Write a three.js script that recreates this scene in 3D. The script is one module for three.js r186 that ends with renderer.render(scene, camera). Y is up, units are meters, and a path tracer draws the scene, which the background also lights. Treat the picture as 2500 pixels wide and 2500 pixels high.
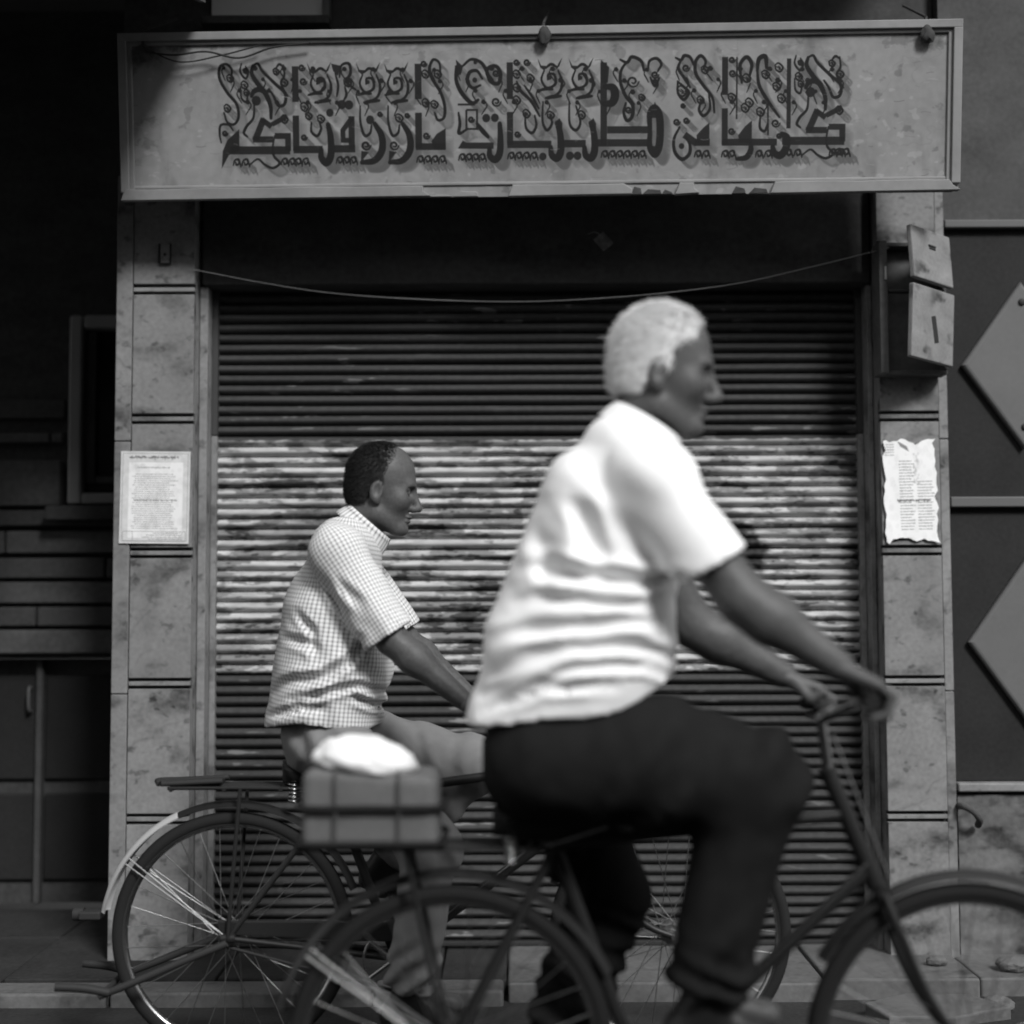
import * as THREE from 'three';
import { mergeGeometries } from 'three/addons/utils/BufferGeometryUtils.js';
import { ImprovedNoise } from 'three/addons/math/ImprovedNoise.js';
import { RoundedBoxGeometry } from 'three/addons/geometries/RoundedBoxGeometry.js';

// ---------------------------------------------------------------- camera, sky, sun, exposure
const scene = new THREE.Scene();
const camera = new THREE.PerspectiveCamera(38.6, 1, 0.05, 400);
camera.position.set(0, 1.32, 5.5);
camera.rotation.set(THREE.MathUtils.degToRad(3.7), 0, THREE.MathUtils.degToRad(-0.2));
camera.focus = 4.8;
camera.userData.fStop = 1.0;

const EXPOSURE = 2.35, SUN = 1.5, SKY = 0.58;
{
  // a bright overcast sky, grey as on black-and-white film: brighter overhead, soft cloud structure
  const W = 512, H = 256, d = new Float32Array(W * H * 4), n = new ImprovedNoise();
  for (let j = 0; j < H; j++) for (let i = 0; i < W; i++) {
    const el = (j / (H - 1) - 0.5) * Math.PI, az = i / W * Math.PI * 2;
    const c = Math.cos(el), x = Math.cos(az) * c, y = Math.sin(el), z = Math.sin(az) * c;
    let v = y > 0 ? 0.5 + 0.5 * y : 0.25;
    if (y > 0) v *= 1 + 0.10 * n.noise(x * 3, y * 3, z * 3) + 0.06 * n.noise(x * 8, y * 8, z * 8);
    const o = (j * W + i) * 4; d[o] = d[o + 1] = d[o + 2] = v * SKY; d[o + 3] = 1;
  }
  const t = new THREE.DataTexture(d, W, H, THREE.RGBAFormat, THREE.FloatType);
  t.mapping = THREE.EquirectangularReflectionMapping; t.magFilter = THREE.LinearFilter; t.minFilter = THREE.LinearFilter; t.needsUpdate = true;
  scene.background = t; scene.environment = t;
}
const sun = new THREE.DirectionalLight(0xffffff, SUN);
sun.position.set(3.6, 7.4, 7.2); sun.target.position.set(0, 1.2, 0.3);
sun.castShadow = true; sun.shadow.radius = 26; sun.shadow.mapSize.set(2048, 2048);
Object.assign(sun.shadow.camera, { left: -5, right: 5, top: 5, bottom: -5, near: 0.5, far: 25 });
scene.add(sun, sun.target);
const renderer = new THREE.WebGLRenderer({ antialias: true });
renderer.setSize(1024, 1024);
renderer.toneMapping = THREE.LinearToneMapping;
renderer.toneMappingExposure = EXPOSURE;
renderer.shadowMap.enabled = true;

// ---------------------------------------------------------------- helpers
let seed = 7;
const rnd = () => { seed = (seed * 1664525 + 1013904223) >>> 0; return seed / 4294967296; };
const rr = (a, b) => a + (b - a) * rnd();
const PT = new Uint8Array(512), GX = new Float32Array(256), GY = new Float32Array(256), GZ = new Float32Array(256);
for (let i = 0; i < 256; i++) { PT[i] = i; const a = rnd() * 6.2832, c = rnd() * 2 - 1, q = Math.sqrt(1 - c * c) * 1.3; GX[i] = Math.cos(a) * q; GY[i] = Math.sin(a) * q; GZ[i] = c * 1.3; }
for (let i = 255; i > 0; i--) { const j = (rnd() * (i + 1)) | 0, t = PT[i]; PT[i] = PT[j]; PT[j] = t; }
for (let i = 0; i < 256; i++) PT[i + 256] = PT[i];
function N3(x, y, z) { // gradient noise
  const xf = Math.floor(x), yf = Math.floor(y), zf = Math.floor(z), X = xf & 255, Y = yf & 255, Z = zf & 255; x -= xf; y -= yf; z -= zf;
  const u = x * x * x * (x * (x * 6 - 15) + 10), v = y * y * y * (y * (y * 6 - 15) + 10), w = z * z * z * (z * (z * 6 - 15) + 10);
  const A = PT[X] + Y, B = PT[X + 1] + Y, aa = PT[A & 511] + Z, ab = PT[(A + 1) & 511] + Z, ba = PT[B & 511] + Z, bb = PT[(B + 1) & 511] + Z;
  let i = PT[aa & 511]; const n0 = GX[i] * x + GY[i] * y + GZ[i] * z; i = PT[ba & 511]; const n1 = GX[i] * (x - 1) + GY[i] * y + GZ[i] * z;
  i = PT[ab & 511]; const n2 = GX[i] * x + GY[i] * (y - 1) + GZ[i] * z; i = PT[bb & 511]; const n3 = GX[i] * (x - 1) + GY[i] * (y - 1) + GZ[i] * z;
  i = PT[(aa + 1) & 511]; const n4 = GX[i] * x + GY[i] * y + GZ[i] * (z - 1); i = PT[(ba + 1) & 511]; const n5 = GX[i] * (x - 1) + GY[i] * y + GZ[i] * (z - 1);
  i = PT[(ab + 1) & 511]; const n6 = GX[i] * x + GY[i] * (y - 1) + GZ[i] * (z - 1); i = PT[(bb + 1) & 511]; const n7 = GX[i] * (x - 1) + GY[i] * (y - 1) + GZ[i] * (z - 1);
  const p = n0 + (n1 - n0) * u, q = n2 + (n3 - n2) * u, r = n4 + (n5 - n4) * u, s = n6 + (n7 - n6) * u, e = p + (q - p) * v, f = r + (s - r) * v;
  return e + (f - e) * w;
}
const fbm = (x, y, z, o = 4) => { let s = 0, a = 0.5, f = 1; for (let i = 0; i < o; i++) { s += a * N3(x * f, y * f, z * f + i * 7.3); a *= 0.5; f *= 2.03; } return s; };
const clamp = (v, a = 0, b = 1) => Math.min(b, Math.max(a, v));
const sstep = (a, b, v) => { const t = clamp((v - a) / (b - a)); return t * t * (3 - 2 * t); };
const lerp = (a, b, t) => a + (b - a) * t;
const V = (x, y, z) => new THREE.Vector3(x, y, z);
const toS = (l) => Math.round(255 * (l <= 0.0031308 ? 12.92 * l : 1.055 * Math.pow(l, 1 / 2.4) - 0.055));

const taken = new Map();
function numbered(n) { const k = taken.get(n) || 0; taken.set(n, k + 1); return k ? `${n}_${String(k).padStart(3, '0')}` : n; }
function shade(o) { o.traverse((m) => { if (m.isMesh) { m.castShadow = m.receiveShadow = true; } }); return o; }
function thing(name, label, category, [x, y, z] = [0, 0, 0], group) {
  const o = new THREE.Group(); o.name = numbered(name); o.position.set(x, y, z); scene.add(o);
  o.userData = { label, category }; if (group) o.userData.group = group;
  return o;
}
function part(name, geo, mat, parent, label) {
  const m = new THREE.Mesh(geo, mat); m.name = name; m.castShadow = m.receiveShadow = true; parent.add(m);
  if (label) m.userData.label = label;
  return m;
}
function single(name, geo, mat, label, category, pos = [0, 0, 0], group) {
  const m = part(numbered(name), geo, mat, scene); m.position.set(...pos);
  m.userData = { label, category }; if (group) m.userData.group = group; return m;
}
function structure(name, geo, mat) { const m = part(name, geo, mat, scene); m.userData = { kind: 'structure' }; return m; }

// grey material of linear albedo a
function grey(a, rough = 0.8, extra = {}) { return new THREE.MeshPhysicalMaterial({ color: new THREE.Color().setRGB(a, a, a), roughness: rough, metalness: 0, specularIntensity: 0.35, ...extra }); }
// texture from a function of (u, v) in metres, repeating every `size` metres unless wrap is false; returns linear albedo
function bake(px, py, fn, { wrap = true, data = false } = {}) {
  const d = new Uint8Array(px * py * 4);
  for (let j = 0; j < py; j++) for (let i = 0; i < px; i++) {
    const v = clamp(fn(i / px, j / py)), b = data ? Math.round(v * 255) : toS(v), o = (j * px + i) * 4;
    d[o] = d[o + 1] = d[o + 2] = b; d[o + 3] = 255;
  }
  const t = new THREE.DataTexture(d, px, py, THREE.RGBAFormat);
  t.magFilter = THREE.LinearFilter; t.minFilter = THREE.LinearMipmapLinearFilter; t.generateMipmaps = true;
  if (wrap) t.wrapS = t.wrapT = THREE.RepeatWrapping;
  if (!data) t.colorSpace = THREE.SRGBColorSpace;
  t.needsUpdate = true; return t;
}
// seamless fbm on the unit square (torus in noise space is approximated by blending)
function tile(fn) {
  return (u, v) => {
    const s = sstep(0.8, 1, u), t = sstep(0.8, 1, v), row = (w) => (s > 0 ? lerp(fn(u, w), fn(u - 1, w), s) : fn(u, w));
    return t > 0 ? lerp(row(v), row(v - 1), t) : row(v);
  };
}
// planar uv in metres by dominant normal
function mUV(g, scale = 1, ou = 0, ov = 0) {
  const p = g.attributes.position, n = g.attributes.normal, uv = new Float32Array(p.count * 2);
  for (let i = 0; i < p.count; i++) {
    const ax = Math.abs(n.getX(i)), ay = Math.abs(n.getY(i)), az = Math.abs(n.getZ(i));
    let u, v;
    if (az >= ax && az >= ay) { u = p.getX(i); v = p.getY(i); } else if (ay >= ax) { u = p.getX(i); v = p.getZ(i); } else { u = p.getZ(i); v = p.getY(i); }
    uv[2 * i] = u / scale + ou; uv[2 * i + 1] = v / scale + ov;
  }
  g.setAttribute('uv', new THREE.BufferAttribute(uv, 2)); return g;
}
// box from corner to corner, softened edges, uv in metres
function box(x0, x1, y0, y1, z0, z1, r = 0.004, scale = 1) {
  const w = x1 - x0, h = y1 - y0, d = z1 - z0;
  const g = r > 0 ? new RoundedBoxGeometry(w, h, d, 1, Math.min(r, w / 2.2, h / 2.2, d / 2.2)) : new THREE.BoxGeometry(w, h, d);
  g.translate((x0 + x1) / 2, (y0 + y1) / 2, (z0 + z1) / 2);
  return mUV(g, scale, rnd(), rnd());
}
function tube(pts, r, seg = 24, rad = 8) {
  const c = new THREE.CatmullRomCurve3(pts.map((p) => V(...p)), false, 'centripetal');
  return new THREE.TubeGeometry(c, seg, r, rad, false);
}
function rod(a, b, ra, rb = ra, rad = 12) {
  const A = V(...a), B = V(...b), L = A.distanceTo(B), g = new THREE.CylinderGeometry(rb, ra, L, rad, 1);
  g.translate(0, L / 2, 0);
  g.applyQuaternion(new THREE.Quaternion().setFromUnitVectors(V(0, 1, 0), B.clone().sub(A).normalize()));
  return g.translate(...a);
}
const clean = (g) => { const h = g.index ? g.toNonIndexed() : g; for (const k of Object.keys(h.attributes)) if (!['position', 'normal', 'uv'].includes(k)) h.deleteAttribute(k); if (!h.attributes.uv) h.setAttribute('uv', new THREE.BufferAttribute(new Float32Array(h.attributes.position.count * 2), 2)); return h; };
const join = (list) => mergeGeometries(list.map(clean));

// ---------------------------------------------------------------- materials
// veined, stained marble; 1 m tile
const marbleFn = (k) => tile((u, v) => {
  const w = fbm(u * 3 + k, v * 3, 1.5, 4);
  const vein = Math.pow(1 - Math.abs(Math.sin((u * 5 - v * 8 + w * 3.4) * 2.1)), 6);
  const stain = sstep(0.02, 0.42, fbm(u * 4 + 9 + k, v * 6 + 3, 2.2, 5)), speck = fbm(u * 60, v * 60, 4.1 + k, 2);
  const fleck = sstep(0.16, 0.34, fbm(u * 16 + 3, v * 22, 8.2 + k, 4));
  return Math.max(0.035, 0.205 + 0.10 * w - 0.08 * vein * sstep(-0.1, 0.3, w) - 0.15 * stain - 0.085 * fleck + 0.07 * speck);
});
const marbleMaps = [0, 5].map((k) => bake(512, 512, marbleFn(k)));
const marbleBump = bake(512, 512, tile((u, v) => 0.5 + 0.5 * fbm(u * 14, v * 14, 6, 4)), { data: true });
const M = {};
M.marble = marbleMaps.map((m) => grey(1, 0.62, { map: m, bumpMap: marbleBump, bumpScale: 0.002 }));
M.marbleTrim = grey(1, 0.55, { map: marbleMaps[1], bumpMap: marbleBump, bumpScale: 0.001 });
const darkMatte = bake(512, 512, tile((u, v) => 0.06 + 0.03 * fbm(u * 5, v * 9, 1, 5) + 0.025 * fbm(u * 40, v * 40, 3, 2)));  // even dark grey, mottled at random; walls, lintel, sills, joints
M.darkMatte = grey(1, 0.9, { specularIntensity: 0.08, map: darkMatte, bumpMap: marbleBump, bumpScale: 0.004 });
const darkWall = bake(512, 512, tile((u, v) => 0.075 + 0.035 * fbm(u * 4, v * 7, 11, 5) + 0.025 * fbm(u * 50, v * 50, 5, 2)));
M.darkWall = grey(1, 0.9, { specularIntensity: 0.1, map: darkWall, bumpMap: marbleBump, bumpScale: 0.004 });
const courseTex = bake(512, 512, tile((u, v) => 0.10 + 0.06 * fbm(u * 3, v * 9, 21, 5) + 0.04 * fbm(u * 40, v * 40, 25, 2)));
M.course = grey(1, 0.9, { specularIntensity: 0.1, map: courseTex, bumpMap: marbleBump, bumpScale: 0.004 });
M.panel = grey(1, 0.6, { specularIntensity: 0.15, map: bake(256, 256, tile((u, v) => 0.026 + 0.008 * fbm(u * 5, v * 4, 29, 4) + 0.008 * fbm(u * 60, v * 60, 28, 2))) });
M.diamond = grey(1, 0.5, { map: bake(256, 256, tile((u, v) => 0.12 + 0.02 * fbm(u * 6, v * 6, 31, 4) + 0.012 * fbm(u * 50, v * 50, 35, 2))) });
M.strip = grey(0.11, 0.5);
M.windowFrame = grey(1, 0.6, { map: bake(256, 256, tile((u, v) => 0.26 + 0.06 * fbm(u * 8, v * 3, 41, 4))) });
M.darkGlass = grey(0.012, 0.12);
M.iron = grey(0.03, 0.6);
M.stone = grey(1, 0.85, { map: bake(512, 512, tile((u, v) => 0.11 + 0.06 * fbm(u * 4, v * 4, 51, 5) + 0.05 * fbm(u * 40, v * 40, 55, 3) - 0.06 * sstep(0.1, 0.4, fbm(u * 6, v * 6, 57, 4)))), bumpMap: marbleBump, bumpScale: 0.006 });
M.roughStone = grey(1, 0.9, { specularIntensity: 0.15, map: bake(512, 512, tile((u, v) => 0.12 + 0.12 * fbm(u * 3, v * 6, 81, 5) + 0.05 * fbm(u * 40, v * 40, 85, 3) - 0.07 * sstep(0.0, 0.25, fbm(u * 5 + 2, v * 9, 87, 5)))), bumpMap: marbleBump, bumpScale: 0.008 });
M.pave = grey(1, 0.9, { map: bake(512, 512, tile((u, v) => 0.03 + 0.02 * fbm(u * 4, v * 4, 61, 5) + 0.02 * fbm(u * 50, v * 50, 65, 3))), bumpMap: marbleBump, bumpScale: 0.006 });
const asphalt = bake(512, 512, tile((u, v) => 0.03 + 0.018 * fbm(u * 4, v * 4, 71, 5) + 0.022 * fbm(u * 70, v * 70, 75, 3)));
M.road = grey(1, 0.9, { map: asphalt, bumpMap: marbleBump, bumpScale: 0.006 });
M.plaster = grey(0.12, 0.9);
M.paint = grey(0.018, 0.4, { specularIntensity: 0.5 });
M.rubber = grey(0.02, 0.85, { specularIntensity: 0.15 });
M.chrome = grey(0.45, 0.25, { metalness: 1 });
M.spoke = grey(0.3, 0.35, { metalness: 1 });
M.leather = grey(0.02, 0.5);
M.whitePaint = grey(0.42, 0.5);

// ---------------------------------------------------------------- ground
{
  // road with a shallow gutter against the kerb, one sheet to the horizon
  const zs = [-200, 0.30, 0.55, 0.75, 0.95, 1.2, 2, 4, 8, 40, 200], ys = [-0.045, -0.045, -0.035, -0.015, -0.004, 0, 0, 0, 0, 0, 0];
  const xs = [-200, -20, -6, -3, -1.5, 0, 1.5, 3, 6, 20, 200], pos = [], idx = [];
  for (let j = 0; j < zs.length; j++) for (let i = 0; i < xs.length; i++) pos.push(xs[i], ys[j], zs[j]);
  for (let j = 0; j < zs.length - 1; j++) for (let i = 0; i < xs.length - 1; i++) { const a = j * xs.length + i, b = a + 1, c = a + xs.length, d = c + 1; idx.push(a, c, b, b, c, d); }
  const g = new THREE.BufferGeometry(); g.setAttribute('position', new THREE.Float32BufferAttribute(pos, 3)); g.setIndex(idx); g.computeVertexNormals();
  structure('road', mUV(g, 1), M.road);

  const pavement = new THREE.Group(); pavement.name = 'pavement'; pavement.userData = { kind: 'structure' }; scene.add(pavement);
  part('pavement_bed', box(-9, 9, -0.3, -0.06, -1.2, 0.30, 0), M.pave, pavement);
  // left: two courses of worn paving and a kerb
  let x = -3.2;
  while (x < -0.05) { const w = rr(0.55, 0.8), x1 = Math.min(x + w, -0.02);
    part('paving_slab', box(x + 0.004, x1 - 0.004, -0.05, rr(0.012, 0.02), -0.95, -0.42, 0.008), M.pave, pavement);
    part('paving_slab', box(x + 0.004, x1 - 0.004, -0.05, rr(0.012, 0.02), -0.412, 0.26, 0.008), M.pave, pavement); x = x1; }
  for (let a = -3.2; a < -0.1;) { const w = rr(0.7, 1.0), b = Math.min(a + w, -0.03); part('kerb_stone', box(a + 0.004, b - 0.004, -0.2, rr(0.006, 0.016), 0.268, 0.42, 0.014), M.stone, pavement); a = b; }
  // right: pale worn doorstep slabs
  for (const [a, b, z1, y, t] of [[-0.02, 0.62, 0.36, 0.026, 0.0], [0.626, 1.08, 0.37, 0.024, 0.004], [1.086, 1.62, 0.335, 0.03, -0.01], [1.63, 2.3, 0.30, 0.02, 0.01]]) {
    const m = part('step_slab', box(a, b, -0.12, y, -0.2, z1, 0.012), M.stone, pavement); m.rotation.y = t * 0.4;
  }
  for (const [a, b, z1] of [[2.31, 3.1, 0.28], [3.11, 3.9, 0.3]]) part('step_slab', box(a, b, -0.12, 0.018, -0.2, z1, 0.012), M.stone, pavement);
}
// broken slab and rubble lying in the gutter
function lump(r, sx, sy, sz, k) {
  const g = new THREE.IcosahedronGeometry(r, 3), p = g.attributes.position;
  for (let i = 0; i < p.count; i++) { const v = V(p.getX(i), p.getY(i), p.getZ(i)), s = 1 + 0.5 * fbm(v.x / r * 1.1 + k, v.y / r * 1.1, v.z / r * 1.1, 3); p.setXYZ(i, v.x * s * sx, v.y * s * sy, v.z * s * sz); }
  g.computeVertexNormals(); return mUV(g, 1);
}
{
  const s = new THREE.Shape([[-0.17, 0.1], [0.02, 0.14], [0.2, 0.05], [0.22, -0.12], [-0.02, -0.15], [-0.2, -0.06]].map((p) => new THREE.Vector2(...p)));
  const g = new THREE.ExtrudeGeometry(s, { depth: 0.035, bevelEnabled: true, bevelSize: 0.006, bevelThickness: 0.006, bevelSegments: 2 }); g.rotateX(-Math.PI / 2);
  single('broken_slab', mUV(g, 1), M.stone, 'broken pale stone slab lying flat in the gutter before the doorstep', 'slab', [1.36, -0.025, 0.62]).rotation.y = 0.4;
  const labels = ['fist sized rough stone lying at the gutter edge beside the broken slab', 'small rough stone lying on the doorstep near the marble plinth', 'flat rough stone lying before the plinth under the diamond panels'];
  [[1.62, -0.01, 0.52, 0.045], [1.52, 0.045, 0.16, 0.032], [1.78, 0.04, 0.2, 0.05]].forEach(([x, y, z, r], i) => single('loose_stone', lump(r, 1.2, 0.6, 0.9, i * 3.3), M.stone, labels[i], 'stone', [x, y, z], 'stones in the gutter'));
}

// ---------------------------------------------------------------- the shop building
const shop = thing('shop_building', 'dark shop front with two veined marble pillars framing a closed shutter', 'building', [0, 0, 0]);
{
  const wall = part('wall', join([box(-1.52, 1.66, 2.98, 7.6, -0.5, -0.12, 0), box(-1.52, -1.47, 0.0, 2.98, -1.2, -0.13, 0)]), M.darkMatte, shop);
  part('lintel', box(-1.195, 1.388, 2.56, 2.975, -0.42, -0.07, 0.01), M.darkMatte, shop);
  // pillars: core, edge strip, slabs between paired grooves with a thin moulding between
  const grooves = [2.53, 2.034, 1.526, 1.037, 0.535];
  const pillar = (x0, x1, e0, e1, cx0, cx1, foot) => {
    const p = part('pillar', box(cx0, cx1, foot, 2.97, -0.42, -0.035, 0.004), M.marbleTrim, shop);
    let top = 2.97;
    for (const gy of [...grooves, null]) {
      const lo = gy === null ? foot : gy + 0.020;
      part('marble_slab', box(x0, x1, lo, top, -0.034, rr(-0.002, 0.002), 0.003), M.marble[top > 2 ? 0 : rnd() < 0.5 ? 0 : 1], p);
      if (gy !== null) { part('moulding', box(x0, x1, gy - 0.008, gy + 0.008, -0.024, -0.002, 0.002), M.marbleTrim, p); part('joint', box(x0 + 0.001, x1 - 0.001, gy - 0.0205, gy + 0.0205, -0.034, -0.026, 0), M.darkMatte, p); top = gy - 0.020; }
    }
    for (const [a, b, zz] of [[e0[0], e0[1], e0[2]], [e1[0], e1[1], e1[2]]]) if (b > a) { let t = 2.97; for (const y of [1.95, 1.0, foot]) { part('edge_strip', box(a, b, y, t, -0.034, zz, 0.004), M.marbleTrim, p); t = y - 0.003; } }
    return p;
  };
  pillar(-1.438, -1.206, [-1.502, -1.441, 0.004], [0, 0, 0], -1.502, -1.206, 0.0);
  pillar(1.395, 1.617, [0, 0, 0], [1.62, 1.655, -0.012], 1.395, 1.655, 0.0);
  // inner jambs behind the pillars, flush plaster strips beside the guide rails
  part('jamb', box(-1.204, -1.172, 0.02, 2.56, -0.42, -0.09, 0.004), M.marbleTrim, shop);
  part('jamb', box(1.372, 1.393, 0.02, 2.56, -0.42, -0.09, 0.004), M.marbleTrim, shop);
  // unseen slab with railing, added to keep the sky off the wall over the sign
  const bal = part('added_balcony', box(-1.52, 1.66, 4.12, 4.27, -0.12, 0.95, 0.01), M.plaster, shop);
  for (let i = 0; i <= 20; i++) part('added_baluster', rod([-1.48 + i * 0.155, 4.27, 0.9], [-1.48 + i * 0.155, 5.1, 0.9], 0.01), M.iron, bal);
  part('added_handrail', box(-1.5, 1.64, 5.1, 5.14, 0.87, 0.93, 0.01), M.iron, bal);
  // pale window above the sign, only its foot in view
  const w = part('upper_window', box(-1.17, -0.735, 3.612, 4.9, -0.118, -0.085, 0.004), grey(0.55, 0.7), shop);
  part('sill', box(-1.2, -0.70, 3.575, 3.609, -0.118, -0.02, 0.006), M.darkMatte, w);
  part('frame', box(-0.732, -0.705, 3.612, 4.9, -0.118, -0.06, 0.004), M.strip, w);
}

// ---------------------------------------------------------------- roller shutter
{
  const X0 = -1.168, X1 = 1.366, Y0 = 0.045, PITCH = 0.0405, COUNT = 64, ZB = -0.205;
  const H = COUNT * PITCH, Wd = X1 - X0;
  // one skin for the whole curtain: dull dark steel, a whitewashed and scraped band across the middle, scuffs and tears of old paper
  const skin = bake(1400, 1280, (u, v) => {
    const x = X0 + u * Wd, y = Y0 + v * H;
    const fine = fbm(x * 40, y * 60, 2, 3);
    let a = 0.05 + 0.02 * fbm(x * 2, y * 12, 5, 4) + 0.02 * fine;
    // pale scuffs along the slats
    const sc = sstep(0.2, 0.3, fbm(x * 7 + 4, y * 40, 9, 4)) * sstep(0.0, 0.3, fbm(x * 1.3, y * 3, 12, 2) + 0.1);
    a = lerp(a, 0.22, sc * 0.8);
    const edge = 0.012 * fbm(x * 22, 3, 1, 4);
    const band = sstep(1.064, 1.072, y + edge) * (1 - sstep(1.966, 1.974, y + edge));
    if (band > 0) {
      const cover = fbm(x * 2.6 + 3, y * 17, 15, 5) + 0.5 * fbm(x * 10, y * 48, 17, 4) + 0.35 * fbm(x * 26, y * 70, 19, 3);
      const body = sstep(-0.02, 0.06, cover), thin = sstep(-0.26, -0.18, cover);
      const tone = 0.42 + 0.36 * fbm(x * 8, y * 40, 23, 4) - 0.2 * sstep(0.1, 0.4, fbm(x * 1.5 + 8, y * 2.4, 27, 3)) ;
      let w = lerp(lerp(0.05, 0.2, thin), tone, body);
      // torn black patch with ragged rim to the right of the middle
      const q = Math.hypot((x - 0.86) / 0.15, (y - 1.5) / 0.2) + 1.1 * fbm(x * 9, y * 20, 33, 4);
      w = lerp(0.03, w, sstep(0.5, 0.95, q));
      const q2 = Math.hypot((x + 0.72) / 0.4, (y - 1.62) / 0.14) + 0.9 * fbm(x * 6, y * 22, 37, 4);
      w = lerp(w * 0.55, w, sstep(0.4, 1.0, q2));
      a = lerp(a, clamp(w + 0.05 * fine, 0.02, 0.72), band);
    }
    return a;
  }, { wrap: false });
  const mat = grey(1, 0.7, { specularIntensity: 0.3, map: skin, bumpMap: marbleBump, bumpScale: 0.0006 });
  const sh = thing('roller_shutter', 'closed corrugated steel roller shutter with a scraped whitewashed band', 'shutter', [0, 0, 0]);
  const SEG = 40, PR = 12;
  for (let k = 0; k < COUNT; k++) {
    const pos = [], uv = [], idx = [], y0 = Y0 + k * PITCH, tilt = rr(-0.0015, 0.0015), sag = rr(-0.002, 0.002);
    for (let i = 0; i <= SEG; i++) {
      const x = lerp(X0, X1, i / SEG), dent = 0.004 * fbm(x * 2.5, k * 0.35, 3, 3) + (k < 22 ? 0.005 * fbm(x * 4, k * 0.5, 8, 3) : 0), dy = sag * Math.sin(i / SEG * Math.PI) + 0.0012 * N3(x * 3, k * 1.7, 2);
      for (let j = 0; j <= PR; j++) {
        const t = j / PR, bulge = Math.pow(Math.sin(Math.PI * clamp(0.05 + Math.pow(t, 1.12) * 0.95)), 1.05) * 0.019 - (j === 0 ? 0.006 : 0) - (j === PR ? 0.002 : 0);
        const yy = y0 + 0.0015 + t * (PITCH - 0.003);
        pos.push(x, yy + dy, ZB + bulge + dent + tilt * t); uv.push((x - X0) / Wd, (yy - Y0) / H);
      }
    }
    for (let i = 0; i < SEG; i++) for (let j = 0; j < PR; j++) { const a = i * (PR + 1) + j, b = a + PR + 1; idx.push(a, b, a + 1, a + 1, b, b + 1); }
    const g = new THREE.BufferGeometry(); g.setAttribute('position', new THREE.Float32BufferAttribute(pos, 3)); g.setAttribute('uv', new THREE.Float32BufferAttribute(uv, 2)); g.setIndex(idx); g.computeVertexNormals();
    part('slat', g, mat, sh);
  }
  part('curtain_backing', box(X0, X1, Y0 - 0.02, Y0 + H, ZB - 0.05, ZB - 0.014, 0), M.iron, sh);
  part('bottom_bar', box(X0, X1, Y0 - 0.018, Y0 + 0.0, ZB - 0.012, ZB + 0.03, 0.004), M.iron, sh);
  const railTop = grey(0.05, 0.6);
  for (const [a, b] of [[-1.171, -1.148], [1.348, 1.371]]) {
    part('guide_rail', box(a, b, 1.99, 2.56, ZB - 0.01, -0.165, 0.003), railTop, sh);
    part('guide_rail', box(a, b, 0.03, 1.987, ZB - 0.01, -0.165, 0.003), M.marbleTrim, sh, 'pale smeared lower length of the guide rail');
  }
}

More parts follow.
